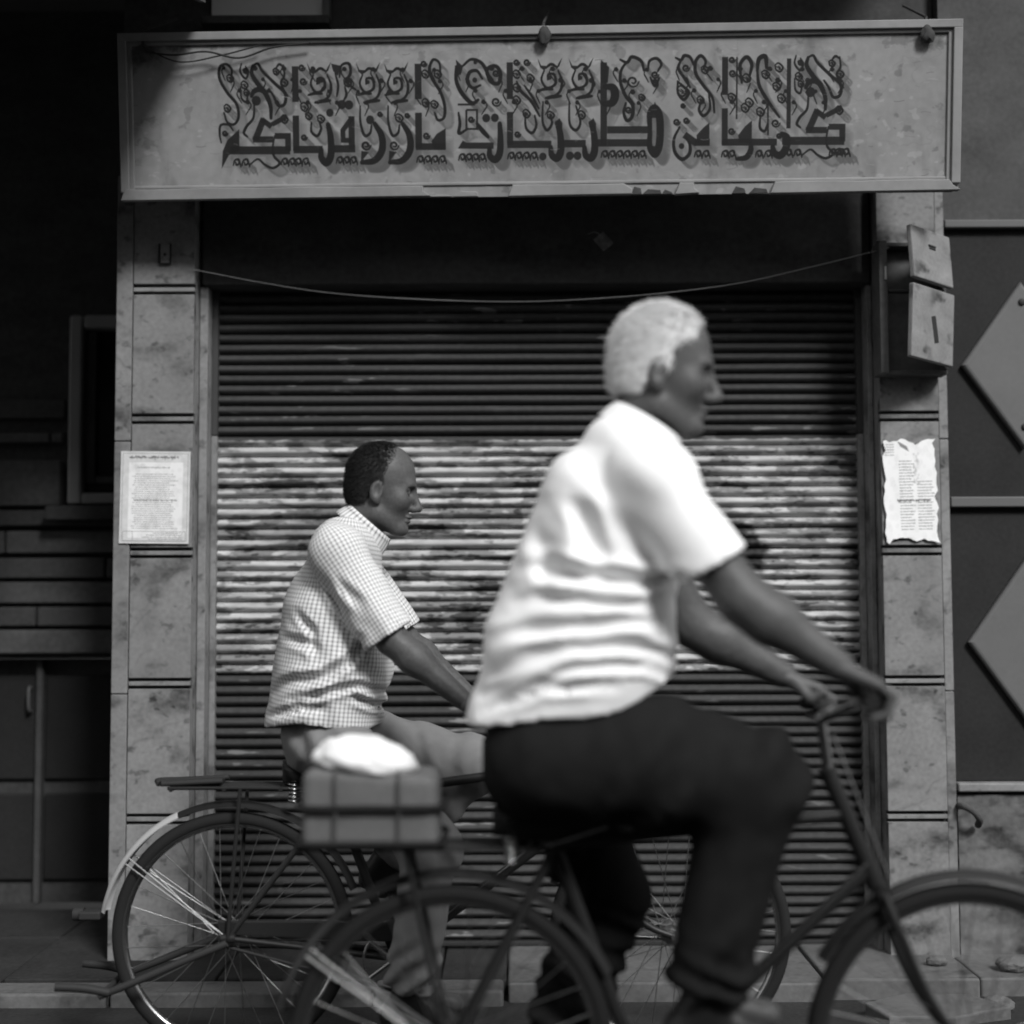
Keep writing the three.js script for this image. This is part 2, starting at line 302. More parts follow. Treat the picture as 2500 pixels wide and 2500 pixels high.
// ---------------------------------------------------------------- painted sign board
{
  const W = 3.026, H = 0.598, CW = 2048, CH = 410;
  const cv = document.createElement('canvas'); cv.width = CW; cv.height = CH;
  const c = cv.getContext('2d');
  const css = (l, a = 1) => { const b = toS(l); return `rgba(${b},${b},${b},${a})`; };
  const img = c.createImageData(CW, CH);
  for (let j = 0; j < CH; j++) for (let i = 0; i < CW; i++) {
    const x = i / CW * 3.03, y = (1 - j / CH) * 0.6, o = (j * CW + i) * 4;
    let a = 0.235 + 0.07 * fbm(x * 2.2, y * 3, 101, 4) + 0.05 * fbm(x * 30, y * 30, 103, 3);
    const drip = sstep(0.08, 0.4, fbm(x * 9, y * 2.2 + 3, 105, 5)); a -= 0.06 * drip; a -= 0.07 * sstep(0.2, 0.3, fbm(x * 14 + 2, y * 16, 104, 4)); a += 0.05 * sstep(0.22, 0.3, fbm(x * 20 + 9, y * 26, 106, 3));                        // mottled grime
    const crack = sstep(0.0, 0.012, Math.abs(fbm(x * 4, y * 5, 107, 4))); a *= 0.9 + 0.1 * crack;
    const grime = sstep(0.02, 0.4, fbm(x * 5, y * 11, 109, 5) + 0.25 * sstep(0.5, 0.6, y)); a = lerp(a, 0.08, 0.7 * grime * sstep(0.40, 0.58, y + 0.05 * fbm(x * 9, 1, 2, 3)));
    const b = toS(clamp(a)); img.data[o] = img.data[o + 1] = img.data[o + 2] = b; img.data[o + 3] = 255;
  }
  c.putImageData(img, 0, 0);
  // rust and grime blots where the iron stays are fixed, ragged runs along the head
  for (const [bx, by, br] of [[66, 42, 44], [1046, 22, 46], [1962, 36, 40], [150, 20, 30], [240, 18, 26], [960, 16, 26]]) for (let i = 0; i < 150; i++) { const a = rnd() * 6.28, q = br * Math.pow(rnd(), 0.8), r = rr(2, 9); c.fillStyle = css(0.03, 0.10); c.beginPath(); c.ellipse(bx + Math.cos(a) * q * 1.1, by + Math.sin(a) * q * 0.9, r, r * rr(0.5, 1.2), a, 0, 7); c.fill(); }
  // ornamental script: brush strokes [width, smooth, points] / blobs / swirls, in three strips of the lettering
  let off = 500, sx = 0, sy = 0, dx = 0, dy = 0;
  const T = (p) => {
    const X = off + (p[0] + sx + dx) * 0.33644, Y = 100 + (p[1] + sy + dy) * 0.33644, u = (X - 302) / 2048, t = 84 - 39 * u, b = 492 - 17 * u;
    return [u * CW, (Y - t) / (b - t) * CH];
  };
  const line = (w, pts) => { c.lineWidth = w * 0.336 * 1.08; c.lineCap = 'butt'; c.lineJoin = 'miter'; c.beginPath(); pts.forEach((p, i) => c[i ? 'lineTo' : 'moveTo'](...T(p))); c.stroke(); };
  const curve = (w, pts) => {
    const q = new THREE.CatmullRomCurve3(pts.map((p) => { const t = T(p); return V(t[0], t[1], 0); })).getPoints(pts.length * 7);
    for (let i = 0; i < q.length - 1; i++) { const t = i / (q.length - 1); c.lineCap = 'round'; c.lineWidth = w * 0.336 * (w > 22 ? 0.95 : 1.25) * (0.5 + 0.75 * Math.sin(Math.PI * (0.1 + 0.8 * t))); c.beginPath(); c.moveTo(q[i].x, q[i].y); c.lineTo(q[i + 1].x, q[i + 1].y); c.stroke(); }
  };
  const poly = (pts) => { c.beginPath(); pts.forEach((p, i) => c[i ? 'lineTo' : 'moveTo'](...T(p))); c.closePath(); c.fill(); };
  const dot = (x, y, r) => { const [a, b] = T([x, y]); c.beginPath(); c.ellipse(a, b, r * 0.336, r * 0.36, 0, 0, 7); c.fill(); };
  const leaf = (x, y, r) => { const k = ((x * 13 + y * 7) % 10) / 10 - 0.5; curve(9, [[x - r, y - r * 0.7], [x - r * 0.2, y - r * 1.1 + k * 10], [x + r, y - r * 0.1], [x + r * 0.3, y + r], [x - r * 0.7, y + r * 0.5], [x - r, y - r * 0.7]]); line(7, [[x - r * 0.7, y - r * 0.4], [x + r * 0.7, y + r * 0.6]]); curve(6, [[x - r * 0.2, y - r * 0.5], [x + r * 0.3, y], [x, y + r * 0.5]]); };
  const swirl = (x, y, r) => { const p = []; for (let i = 0; i < 10; i++) { const a = i * 0.95, q = r * (1 - i / 12); p.push([x + Math.cos(a) * q, y + Math.sin(a) * q]); } curve(9, p); };
  const horn = (x, y) => {
    poly([[x - 88, y - 150], [x - 62, y - 95], [x - 18, y - 92], [x - 40, y - 58], [x - 70, y - 80]]); poly([[x + 92, y - 155], [x + 70, y - 90], [x + 40, y - 60], [x + 62, y - 110]]);
    curve(13, [[x - 40, y - 60], [x - 60, y + 10], [x - 20, y + 70], [x + 40, y + 40], [x + 30, y - 30], [x - 10, y - 30], [x - 15, y + 10]]);
    curve(13, [[x - 30, y - 75], [x + 10, y - 105], [x + 50, y - 85]]); curve(13, [[x + 60, y - 60], [x + 88, y + 20], [x + 70, y + 100], [x - 10, y + 150]]); dot(x - 2, y - 5, 15);
    curve(16, [[x - 80, y + 90], [x - 20, y + 75], [x + 20, y + 80]]); curve(18, [[x - 30, y + 145], [x + 20, y + 135], [x + 80, y + 130]]);
  };
  const scroll = (x0, x1, y) => { const n = Math.max(2, Math.round((x1 - x0) / 55)); for (let i = 0; i < n; i++) { const x = lerp(x0, x1, (i + 0.5) / n), r = 20; curve(10, [[x - 26, y + 22], [x - 14, y - 16], [x + 12, y - 24], [x + 18, y + 4], [x - 2, y + 18], [x - 8, y - 2]]); curve(8, [[x + 10, y - 16], [x + 26, y + 12], [x + 30, y + 34]]); } };
  const haa = () => {
    line(55, [[215, 795], [660, 795]]); line(40, [[548, 690], [645, 690], [645, 800]]); line(42, [[385, 715], [535, 715]]); line(44, [[402, 722], [468, 562]]); line(36, [[452, 568], [525, 622]]); line(34, [[528, 606], [642, 544]]);
    curve(30, [[395, 175], [385, 230], [430, 310], [490, 390], [520, 470], [522, 560]]); curve(15, [[395, 175], [430, 160], [460, 210], [560, 310], [630, 380], [620, 460], [580, 470], [545, 400], [510, 345]]);
    curve(34, [[380, 400], [400, 362], [440, 348], [482, 372], [502, 430]]); dot(415, 432, 34); curve(13, [[400, 440], [390, 560], [340, 620], [320, 670], [345, 695]]);
    for (const [x, y, r] of [[330, 320, 25], [345, 375, 20], [340, 215, 16], [625, 300, 25], [565, 220, 22], [620, 570, 26]]) leaf(x, y, r);
    curve(10, [[310, 160], [300, 220], [340, 270], [360, 220], [340, 180]]); curve(10, [[300, 330], [310, 420], [340, 440], [355, 370]]); curve(11, [[620, 170], [625, 250], [600, 300], [650, 400]]); curve(11, [[560, 200], [590, 165], [615, 180]]);
    curve(12, [[360, 900], [420, 860], [470, 900], [530, 925], [580, 890], [540, 840], [530, 790], [545, 690]]); scroll(230, 360, 885); scroll(590, 700, 880);
  };
  const draw = () => {
    off = 500; sx = sy = 0;
    haa(); poly([[285, 640], [285, 800], [205, 830], [150, 930], [160, 800], [195, 720]]);
    curve(14, [[235, 270], [235, 200], [200, 165], [155, 180], [145, 260], [200, 370], [270, 460], [280, 560], [245, 605], [200, 590], [175, 520]]); curve(11, [[150, 740], [140, 680], [150, 610], [210, 610], [240, 650]]); leaf(225, 270, 25); leaf(200, 490, 24); swirl(180, 670, 22); scroll(690, 800, 880);
    line(44, [[705, 180], [705, 440]]); line(44, [[705, 540], [705, 800]]); line(50, [[685, 790], [900, 790]]); line(50, [[970, 785], [1140, 785]]); line(42, [[1115, 545], [1115, 790]]); line(34, [[1118, 555], [1050, 650], [1052, 722], [1115, 722]]);
    curve(46, [[890, 790], [890, 850], [925, 888], [955, 850], [960, 700], [942, 605]]); dot(957, 520, 28); dot(1045, 460, 32); dot(1097, 462, 32); horn(880, 300); swirl(755, 190, 26); swirl(765, 290, 28); swirl(765, 700, 24); leaf(770, 480, 28); leaf(800, 545, 24); leaf(890, 565, 26); curve(13, [[820, 590], [820, 660], [860, 690], [890, 640], [880, 590]]);
    poly([[970, 160], [1040, 175], [1020, 250], [985, 215]]); curve(14, [[1030, 260], [1050, 170], [1100, 160], [1112, 230], [1080, 290], [1120, 330], [1150, 350]]); leaf(1090, 300, 28); curve(12, [[1000, 230], [1020, 320], [1010, 400]]); curve(12, [[1070, 330], [1080, 390], [1060, 430]]); scroll(1000, 1150, 870);
    for (const s of [0, 205]) { horn(1240 + s, 300); curve(44, [[1285, 600], [1335, 690], [1335, 800], [1280, 872], [1190, 885]]); swirl(1218 + s * 0, 760, 36); sx = s; curve(44, [[1285, 600], [1335, 690], [1335, 800], [1280, 872], [1190, 885]]); swirl(1222, 760, 36); poly([[1180, 885], [1185, 800], [1240, 810]]); curve(13, [[1180, 470], [1182, 600], [1215, 690], [1250, 670], [1262, 610]]); sx = 0; }
    dot(1252, 572, 30); leaf(1465, 560, 28); swirl(1325, 530, 20); swirl(1525, 540, 20);
    line(46, [[1607, 160], [1607, 420]]); line(46, [[1607, 520], [1607, 780]]); line(46, [[1585, 770], [1805, 770]]); poly([[1805, 635], [1805, 790], [1720, 790], [1700, 730], [1740, 675]]);
    curve(15, [[1770, 240], [1760, 150], [1720, 130], [1690, 200], [1710, 270], [1770, 370], [1800, 480], [1790, 560], [1750, 575], [1725, 520]]); for (const [x, y] of [[1750, 240], [1725, 460], [1660, 240], [1660, 450]]) leaf(x, y, 26); swirl(1650, 160, 24); swirl(1665, 690, 26); scroll(1590, 1805, 865);
    off = 1050;
    poly([[248, 130], [300, 180], [285, 240], [262, 245]]); curve(24, [[300, 175], [360, 128], [430, 150], [470, 210], [500, 290], [555, 305], [572, 230], [540, 178], [485, 190], [475, 240], [515, 275]]); curve(20, [[250, 180], [252, 290], [300, 390], [370, 450], [410, 425]]); curve(17, [[440, 270], [400, 212], [350, 222], [332, 290], [370, 338], [425, 318]]); dot(385, 280, 18); dot(390, 150, 14); swirl(540, 440, 36); swirl(540, 230, 26);
    line(14, [[322, 500], [400, 500], [400, 640], [322, 640], [322, 500]]); swirl(358, 570, 24); line(14, [[260, 460], [385, 460]]); curve(15, [[265, 520], [275, 600], [268, 672], [330, 640]]); curve(22, [[400, 600], [440, 655], [480, 700]]); dot(467, 560, 29); dot(530, 558, 29);
    poly([[258, 785], [295, 725], [320, 740], [520, 740], [520, 788]]); curve(44, [[490, 785], [492, 840], [530, 868], [560, 830], [570, 720], [565, 600]]); scroll(265, 460, 850);
    line(42, [[640, 150], [640, 420]]); line(42, [[640, 515], [640, 760]]); line(50, [[620, 755], [940, 755]]); line(50, [[1020, 750], [1190, 750]]); line(50, [[1270, 745], [1345, 745]]);
    for (const s of [0, 245]) { sx = s; curve(46, [[935, 775], [945, 838], [980, 858], [1005, 820], [1005, 680], [982, 595]]); poly([[965, 600], [1000, 560], [1020, 600], [1020, 660]]); sx = 0; }
    horn(930, 268); horn(1155, 268); curve(15, [[690, 290], [720, 360], [790, 430], [855, 545]]); curve(13, [[745, 320], [800, 400], [850, 490]]); for (const [x, y] of [[690, 430], [690, 240], [790, 270], [760, 530], [935, 540], [1160, 540], [690, 340]]) leaf(x, y, 26); swirl(690, 150, 24); swirl(765, 150, 26); swirl(695, 680, 24);
    curve(13, [[750, 520], [760, 640], [800, 670], [830, 620], [820, 540]]); curve(13, [[880, 440], [880, 600], [910, 650], [945, 600], [930, 540]]); curve(13, [[1070, 440], [1080, 620], [1120, 650], [1150, 600], [1120, 470]]); dot(878, 845, 27); dot(1075, 840, 29); dot(1130, 840, 29); scroll(620, 840, 840);
    line(44, [[1320, 150], [1320, 765]]); poly([[1300, 130], [1360, 185], [1350, 300], [1300, 300]]); curve(52, [[1330, 330], [1385, 335], [1402, 390], [1380, 448], [1322, 455]]); line(48, [[1345, 648], [1665, 648]]); line(50, [[1345, 745], [1665, 745]]);
    curve(46, [[1655, 660], [1655, 520], [1685, 485], [1718, 530], [1718, 780], [1690, 832], [1655, 780], [1655, 660]]); poly([[1640, 560], [1690, 440], [1735, 560]]); poly([[1635, 770], [1695, 860], [1738, 770]]);
    curve(16, [[1440, 130], [1490, 150], [1520, 110], [1590, 140], [1610, 210]]); curve(17, [[1520, 112], [1450, 200], [1440, 290], [1480, 400], [1530, 470], [1520, 560], [1490, 580], [1465, 520], [1480, 450]]); swirl(1530, 290, 46); swirl(1500, 500, 26); swirl(1690, 240, 28); curve(14, [[1640, 210], [1650, 140], [1700, 120], [1735, 160], [1710, 215]]); curve(14, [[1655, 260], [1690, 322], [1720, 265]]); leaf(1595, 410, 22); scroll(1300, 1625, 830);
    off = 1500;
    curve(15, [[500, 115], [540, 132], [562, 100], [602, 110], [628, 165]]); curve(15, [[540, 130], [520, 190], [560, 260], [605, 335]]); swirl(575, 190, 28); curve(16, [[700, 200], [715, 140], [680, 100], [645, 140], [645, 230], [700, 320], [765, 410], [780, 520]]); curve(14, [[740, 380], [745, 500], [700, 545], [670, 500], [680, 450]]); leaf(710, 205, 26); leaf(680, 430, 24); leaf(545, 365, 34); curve(14, [[515, 290], [520, 380], [560, 425], [595, 370], [560, 330], [515, 290]]); swirl(510, 590, 26); swirl(580, 580, 24); swirl(555, 470, 18);
    curve(17, [[530, 630], [490, 720], [500, 820], [550, 868], [600, 830], [605, 760], [572, 700]]); line(46, [[565, 685], [655, 752]]); line(48, [[640, 742], [748, 742]]); poly([[745, 595], [745, 765], [660, 765], [652, 690], [700, 635]]); dot(545, 770, 20); scroll(635, 750, 830);
    line(40, [[855, 110], [855, 390]]); line(40, [[855, 490], [855, 760]]); line(46, [[835, 742], [1230, 742]]); curve(24, [[975, 300], [965, 160], [1010, 110], [1045, 160], [1030, 255]]); curve(22, [[1085, 210], [1100, 120], [1140, 105], [1152, 190]]); curve(17, [[1085, 200], [1100, 320], [1160, 430], [1245, 555]]); line(11, [[940, 110], [940, 570]]); line(12, [[1163, 430], [1166, 690]]); line(28, [[1312, 120], [1312, 640]]);
    poly([[1050, 580], [1050, 745], [960, 745], [952, 690], [1000, 625]]); curve(36, [[1042, 740], [1042, 805], [1010, 855], [945, 866]]); curve(46, [[1200, 775], [1212, 822], [1250, 842], [1290, 800], [1302, 705], [1265, 680]]);
    for (const [x, y] of [[905, 410], [1010, 270], [1030, 450], [1000, 490], [1145, 240], [1110, 520], [1240, 190], [1260, 420], [1225, 330]]) leaf(x, y, 28); swirl(910, 230, 28); swirl(905, 660, 26); swirl(905, 130, 24); swirl(1220, 600, 32); swirl(1245, 695, 20); curve(13, [[1110, 540], [1110, 640], [1140, 660], [1165, 600]]); scroll(835, 930, 830); scroll(1070, 1200, 830);
    sx = 1052; sy = -62; haa(); sx = sy = 0; scroll(1600, 1720, 820);
    // tendrils that fill the ground between the uprights
    for (const [o, x0, x1, n] of [[500, 160, 1800, 30], [1050, 250, 1720, 26], [1500, 500, 1700, 22]]) { off = o; for (let i = 0; i < n; i++) { const x = lerp(x0, x1, (i + 0.5) / n) + ((i * 37) % 17) - 8, y = 190 + ((i * 83) % 330), r = 9 + ((i * 29) % 9), k = i % 2 ? 1 : -1; swirl(x, y, r); curve(6, [[x + r * k, y], [x + r * 1.6 * k, y + 30], [x + r * 0.4 * k, y + 62], [x - r * k, y + 95]]); } }
  };
  // first the pale offset copy of the lettering that the painter put behind it, then the letters
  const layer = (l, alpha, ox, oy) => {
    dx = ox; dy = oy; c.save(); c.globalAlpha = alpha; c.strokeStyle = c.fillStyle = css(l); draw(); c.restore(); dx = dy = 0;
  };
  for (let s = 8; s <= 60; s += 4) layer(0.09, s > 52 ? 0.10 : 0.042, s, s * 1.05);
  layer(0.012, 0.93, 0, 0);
  // scratches and stains over the paint
  for (let i = 0; i < 260; i++) { const x = rnd() * CW, y = rnd() * CH, l = rr(2, 26); c.strokeStyle = css(rnd() < 0.6 ? 0.09 : 0.36, rr(0.15, 0.6)); c.lineWidth = rr(0.6, 2.2); c.beginPath(); c.moveTo(x, y); c.quadraticCurveTo(x + l * 0.5, y + rr(-4, 4), x + l, y + rr(-5, 5)); c.stroke(); }
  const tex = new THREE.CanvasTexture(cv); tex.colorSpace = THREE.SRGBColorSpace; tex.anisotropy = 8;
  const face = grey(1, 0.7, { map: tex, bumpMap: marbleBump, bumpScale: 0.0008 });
  const frameMat = grey(1, 0.6, { map: bake(512, 256, tile((u, v) => 0.235 + 0.09 * fbm(u * 5, v * 5, 111, 5) + 0.03 * fbm(u * 40, v * 40, 113, 2))), bumpMap: marbleBump, bumpScale: 0.001 });
  const sign = thing('shop_sign', 'long pale board painted with ornate dark Arabic script above the shutter', 'sign', [-1.423, 2.814, 0.2]);
  const X = V(1.605 + 1.423, 2.798 - 2.814, 0.345 - 0.2).normalize(), Y0 = V(0.01, 0.593, 0.085), Z = X.clone().cross(Y0).normalize(), Y = Z.clone().cross(X);
  sign.quaternion.setFromRotationMatrix(new THREE.Matrix4().makeBasis(X, Y, Z));
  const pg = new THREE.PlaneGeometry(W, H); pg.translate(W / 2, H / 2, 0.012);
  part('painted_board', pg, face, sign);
  part('back_board', box(0.005, W - 0.005, 0.005, H - 0.005, -0.05, 0.008, 0.003), M.darkMatte, sign);
  // moulded frame: outer and inner strips; the lower strip is chipped where the wood broke away
  const strip = (pts, depth, z) => { const g = new THREE.ExtrudeGeometry(new THREE.Shape(pts.map((p) => new THREE.Vector2(...p))), { depth, bevelEnabled: true, bevelSize: 0.003, bevelThickness: 0.004, bevelSegments: 2 }); g.translate(0, 0, z); return mUV(g, 1, rnd(), rnd()); };
  part('frame_strip', strip([[0, H - 0.002], [W, H - 0.002], [W, H - 0.026], [0, H - 0.026]], 0.03, 0.0), frameMat, sign);
  part('frame_strip', strip([[0.03, H - 0.031], [W - 0.03, H - 0.031], [W - 0.03, H - 0.04], [0.03, H - 0.04]], 0.012, 0.006), frameMat, sign);
  for (const s of [0, 1]) {
    const m = (x) => (s ? W - x : x);
    part('frame_strip', strip([[m(0), 0.03], [m(0.026), 0.03], [m(0.026), H - 0.03], [m(0), H - 0.03]], 0.03, 0.0), frameMat, sign);
    part('frame_strip', strip([[m(0.031), 0.03], [m(0.042), 0.03], [m(0.042), H - 0.042], [m(0.031), H - 0.042]], 0.012, 0.006), frameMat, sign);
  }
  const chips = [[1.13, 1.42, 0.5], [1.86, 2.02, 0.3], [2.1, 2.36, 0.6]], lower = [];
  const ragged = (x0, x1) => { const p = [[x0, 0.0], [x0 + 0.015, 0.036]]; for (let x = x0 + 0.1; x < x1 - 0.08; x += 0.11) p.push([x, 0.036 + rr(-0.0015, 0.0015)]); p.push([x1 - rr(0.01, 0.05), 0.036], [x1 - rr(0, 0.03), 0.018], [x1, 0.004]); return p; };
  let xs = 0.0; for (const [a, b, k] of chips) { lower.push([xs, a]); xs = b; } lower.push([xs, W]);
  for (const [a, b] of lower) part('frame_strip', strip(ragged(a, b), 0.034, 0.0), frameMat, sign);
  for (const [a, b, k] of chips) {
    let x = a + 0.004; while (x < b - 0.03) { const w = rr(0.03, 0.09), e = Math.min(x + w, b - 0.006), h = rr(0.006, 0.02 + 0.012 * (1 - k)); part('splinter', strip([[x, 0.002], [x + w * 0.3, h], [e - 0.004, h * rr(0.3, 1)], [e, 0.003]], rr(0.005, 0.02), 0.0), rnd() < 0.6 ? M.darkMatte : frameMat, sign); x = e + rr(0.002, 0.02); }
  }
  part('inner_strip', strip([[0.045, 0.044], [W - 0.045, 0.044], [W - 0.045, 0.05], [0.045, 0.05]], 0.006, 0.008), frameMat, sign);
  // iron stays that tie the head of the board back to the wall, each wrapped in dark cord
  for (const [x, yy] of [[0.09, 0.53], [1.545, 0.57], [2.90, 0.55]]) {
    const st = part('stay_rod', join([rod([x, yy, 0.03], [x, H + 0.012, 0.02], 0.006), rod([x, H + 0.012, 0.02], [x + 0.01, H + 0.16, -0.4], 0.005)]), M.darkMatte, sign);
    part('binding', lump(0.026, 0.9, 1.25, 0.6, x * 3).translate(x + 0.005, yy - 0.005, 0.034), M.darkMatte, st);
  }
  // loose wire sagging along the head of the board
  single('sagging_wire', join([tube([[-1.33, 3.33, 0.325], [-1.22, 3.315, 0.33], [-1.1, 3.325, 0.335], [-0.98, 3.30, 0.338], [-0.86, 3.335, 0.345], [-0.72, 3.35, 0.35]], 0.0035, 40, 6), tube([[-1.33, 3.345, 0.33], [-1.2, 3.29, 0.33], [-1.05, 3.31, 0.335], [-0.9, 3.345, 0.345]], 0.0028, 30, 6)]), M.iron, 'dark loose wire sagging along the head of the painted board', 'wire');
}

// ---------------------------------------------------------------- small things on the front
const cardTex = (fn, w = 256, h = 344) => { const cv = document.createElement('canvas'); cv.width = w; cv.height = h; const c = cv.getContext('2d'); fn(c, w, h); const t = new THREE.CanvasTexture(cv); t.colorSpace = THREE.SRGBColorSpace; return t; };
const g8 = (l, a = 1) => { const b = toS(l); return `rgba(${b},${b},${b},${a})`; };
function scribble(c, x0, x1, y, h, l, lw) { // a line of small illegible cursive handwriting
  c.strokeStyle = g8(l, 0.85); c.lineWidth = lw; let x = x0;
  while (x < x1) { const w = rr(h * 0.6, h * 2.6); c.beginPath(); c.moveTo(x, y); for (let q = x; q < Math.min(x + w, x1); q += h * 0.35) c.quadraticCurveTo(q + h * 0.1, y - h * rr(0.1, 1.1), q + h * 0.35, y + h * rr(-0.15, 0.25)); c.stroke(); x += w + h * rr(0.25, 0.6); }
}
function sheet(w, h, curl, rag = 0) { // paper with thickness, slightly curled and ragged
  const nx = 14, ny = 18, g = new THREE.BoxGeometry(w, h, 0.0015, nx, ny, 1), p = g.attributes.position;
  for (let i = 0; i < p.count; i++) { const x = p.getX(i), y = p.getY(i), ex = Math.abs(x) / w * 2, ey = Math.abs(y) / h * 2; let k = 1; if (rag && (ex > 0.98 || ey > 0.98)) k = 1 - rag * Math.max(0, 0.35 + fbm(x * 26, y * 26, 5, 4) * 1.6);
    p.setX(i, x * (ex > 0.98 ? k : 1)); p.setY(i, y * (ey > 0.98 ? k : 1)); p.setZ(i, p.getZ(i) + curl * (0.004 * fbm(x * 9, y * 9, 2, 3) + 0.006 * Math.pow(Math.max(0, ex - 0.6), 2) * Math.max(0, fbm(x * 4, y * 6, 8, 2) + 0.3))); }
  g.computeVertexNormals(); return g;
}
{
  const left = cardTex((c, w, h) => {
    c.fillStyle = g8(0.6); c.fillRect(0, 0, w, h); c.fillStyle = g8(0.8); c.fillRect(w * 0.12, h * 0.12, w * 0.84 - w * 0.06, h * 0.82);
    for (let i = 0; i < 500; i++) { c.fillStyle = g8(rnd() < 0.5 ? 0.78 : 0.4, 0.12); const r = rr(2, 16); c.beginPath(); c.arc(rnd() * w, rnd() * h, r, 0, 7); c.fill(); }
    c.strokeStyle = g8(0.25); c.lineWidth = 1.5; c.strokeRect(8, 8, w - 16, h - 16); c.strokeRect(13, h * 0.87, w - 26, h * 0.1); c.strokeRect(13, h * 0.87, w * 0.14, h * 0.1);
    scribble(c, w * 0.12, w * 0.82, h * 0.07, 13, 0.08, 2.6); scribble(c, w * 0.24, w * 0.7, h * 0.18, 7, 0.25, 1.4);
    for (let y = 0.25; y < 0.85; y += 0.0235) scribble(c, w * rr(0.16, 0.22), w * rr(0.7, 0.84), h * y, Math.abs(y - 0.53) < 0.012 ? 7 : 4, Math.abs(y - 0.53) < 0.012 ? 0.1 : 0.3, Math.abs(y - 0.53) < 0.012 ? 1.8 : 1.1);
    for (let i = 0; i < 4; i++) scribble(c, w * rr(0.3, 0.5), w * 0.9, h * (0.89 + i * 0.022), 6, 0.25, 1.2);
  });
  const right = cardTex((c, w, h) => {
    c.fillStyle = g8(0.82); c.fillRect(0, 0, w, h);
    for (let i = 0; i < 420; i++) { c.fillStyle = g8(rnd() < 0.6 ? 0.82 : 0.45, 0.1); c.beginPath(); c.arc(rnd() * w, rnd() * h, rr(2, 14), 0, 7); c.fill(); }
    for (let y = 0.06; y < 0.16; y += 0.025) scribble(c, w * 0.05, w * 0.22, h * y, 5, 0.2, 1.2);
    for (let y = 0.22; y < 0.88; y += 0.028) { scribble(c, w * 0.3, w * rr(0.5, 0.58), h * y, 4, 0.2, 1.3); if (y > 0.4) scribble(c, w * 0.62, w * rr(0.86, 0.94), h * y, 4, 0.22, 1.3); }
    scribble(c, w * 0.25, w * 0.85, h * 0.595, 9, 0.06, 2.2);
    for (let i = 0; i < 60; i++) { c.fillStyle = g8(0.3, 0.25); const x = w * (0.62 + 0.1 * (rnd() - 0.5)), y = h * rr(0.15, 0.45); c.beginPath(); c.arc(x, y, rr(1, 6), 0, 7); c.fill(); }
    c.fillStyle = g8(0.16, 0.8); c.beginPath(); c.moveTo(w * 0.28, h * 0.02); c.lineTo(w * 0.46, h * 0.08); c.lineTo(w * 0.5, h * 0.13); c.lineTo(w * 0.34, h * 0.08); c.fill();
  });
  single('paper_notice', sheet(0.262, 0.348, 1), grey(1, 0.9, { map: left }), 'framed printed notice pasted square on the marble pillar beside the dark window', 'notice', [-1.345, 1.735, 0.0095]).rotation.z = -0.012;
  single('paper_notice', sheet(0.206, 0.4, 1.6, 0.22), grey(1, 0.9, { map: right }), 'torn white handwritten notice peeling off the pillar under the wall box', 'notice', [1.502, 1.75, 0.0095]).rotation.z = 0.02;

  // keyhole plate at the head of the left pillar
  const kp = thing('lock_plate', 'small metal plate with keyhole high on the marble pillar', 'plate', [-1.318, 2.63, 0.004]);
  part('plate', box(-0.018, 0.018, 0, 0.07, 0, 0.006, 0.002), M.marbleTrim, kp); part('border', join([box(-0.024, -0.019, -0.004, 0.074, 0, 0.009, 0), box(0.019, 0.024, -0.004, 0.074, 0, 0.009, 0), box(-0.0185, 0.0185, -0.006, -0.001, 0, 0.009, 0)]), M.iron, kp);
  part('keyhole', rod([0, 0.032, 0.004], [0, 0.032, 0.0075], 0.006), M.iron, kp);

  // cord strung from pillar to wall box across the head of the shutter
  single('hanging_cord', tube([[-1.208, 2.603, 0.012], [-0.95, 2.56, -0.03], [-0.7, 2.525, -0.05], [-0.335, 2.498, -0.05], [0.02, 2.488, -0.05], [0.276, 2.494, -0.04], [0.6, 2.515, -0.02], [0.879, 2.544, 0.02], [1.15, 2.6, 0.05], [1.42, 2.66, 0.085]], 0.0019, 80, 6), grey(0.26, 0.8), 'thin pale cord sagging across the head of the shutter between the pillars', 'cord');
  const sc = thing('paper_scrap', 'crumpled pale scrap of paper caught on the dark lintel', 'scrap', [0.355, 2.72, -0.06]);
  const sg = new THREE.PlaneGeometry(0.05, 0.06, 6, 6), sp = sg.attributes.position; for (let i = 0; i < sp.count; i++) sp.setZ(i, 0.015 + 0.02 * fbm(sp.getX(i) * 40, sp.getY(i) * 40, 3, 3)); sg.computeVertexNormals();
  part('scrap_sheet', sg.rotateZ(0.7), grey(0.18, 0.9, { side: THREE.DoubleSide }), sc); part('thread', tube([[-0.06, 0.03, 0.012], [-0.03, 0.035, 0.02], [0, 0.01, 0.02]], 0.0015, 12, 5), grey(0.2, 0.9), sc);

  // battered wall box, its two-piece front turned towards the street
  const wb = thing('wall_box', 'battered pale metal meter box with sagging lid fixed high on pillar', 'box', [1.39, 2.16, 0.0]);
  const battered = grey(1, 0.7, { map: bake(256, 384, tile((u, v) => { const s = fbm(u * 5, v * 7, 121, 5), d = sstep(0.08, 0.32, fbm(u * 4 + 4, v * 5, 125, 4)); return 0.2 + 0.09 * s + 0.05 * fbm(u * 40, v * 40, 127, 2) - 0.14 * d; })), bumpMap: marbleBump, bumpScale: 0.002 });
  const rust = grey(1, 0.75, { map: courseTex, specularIntensity: 0.15 });
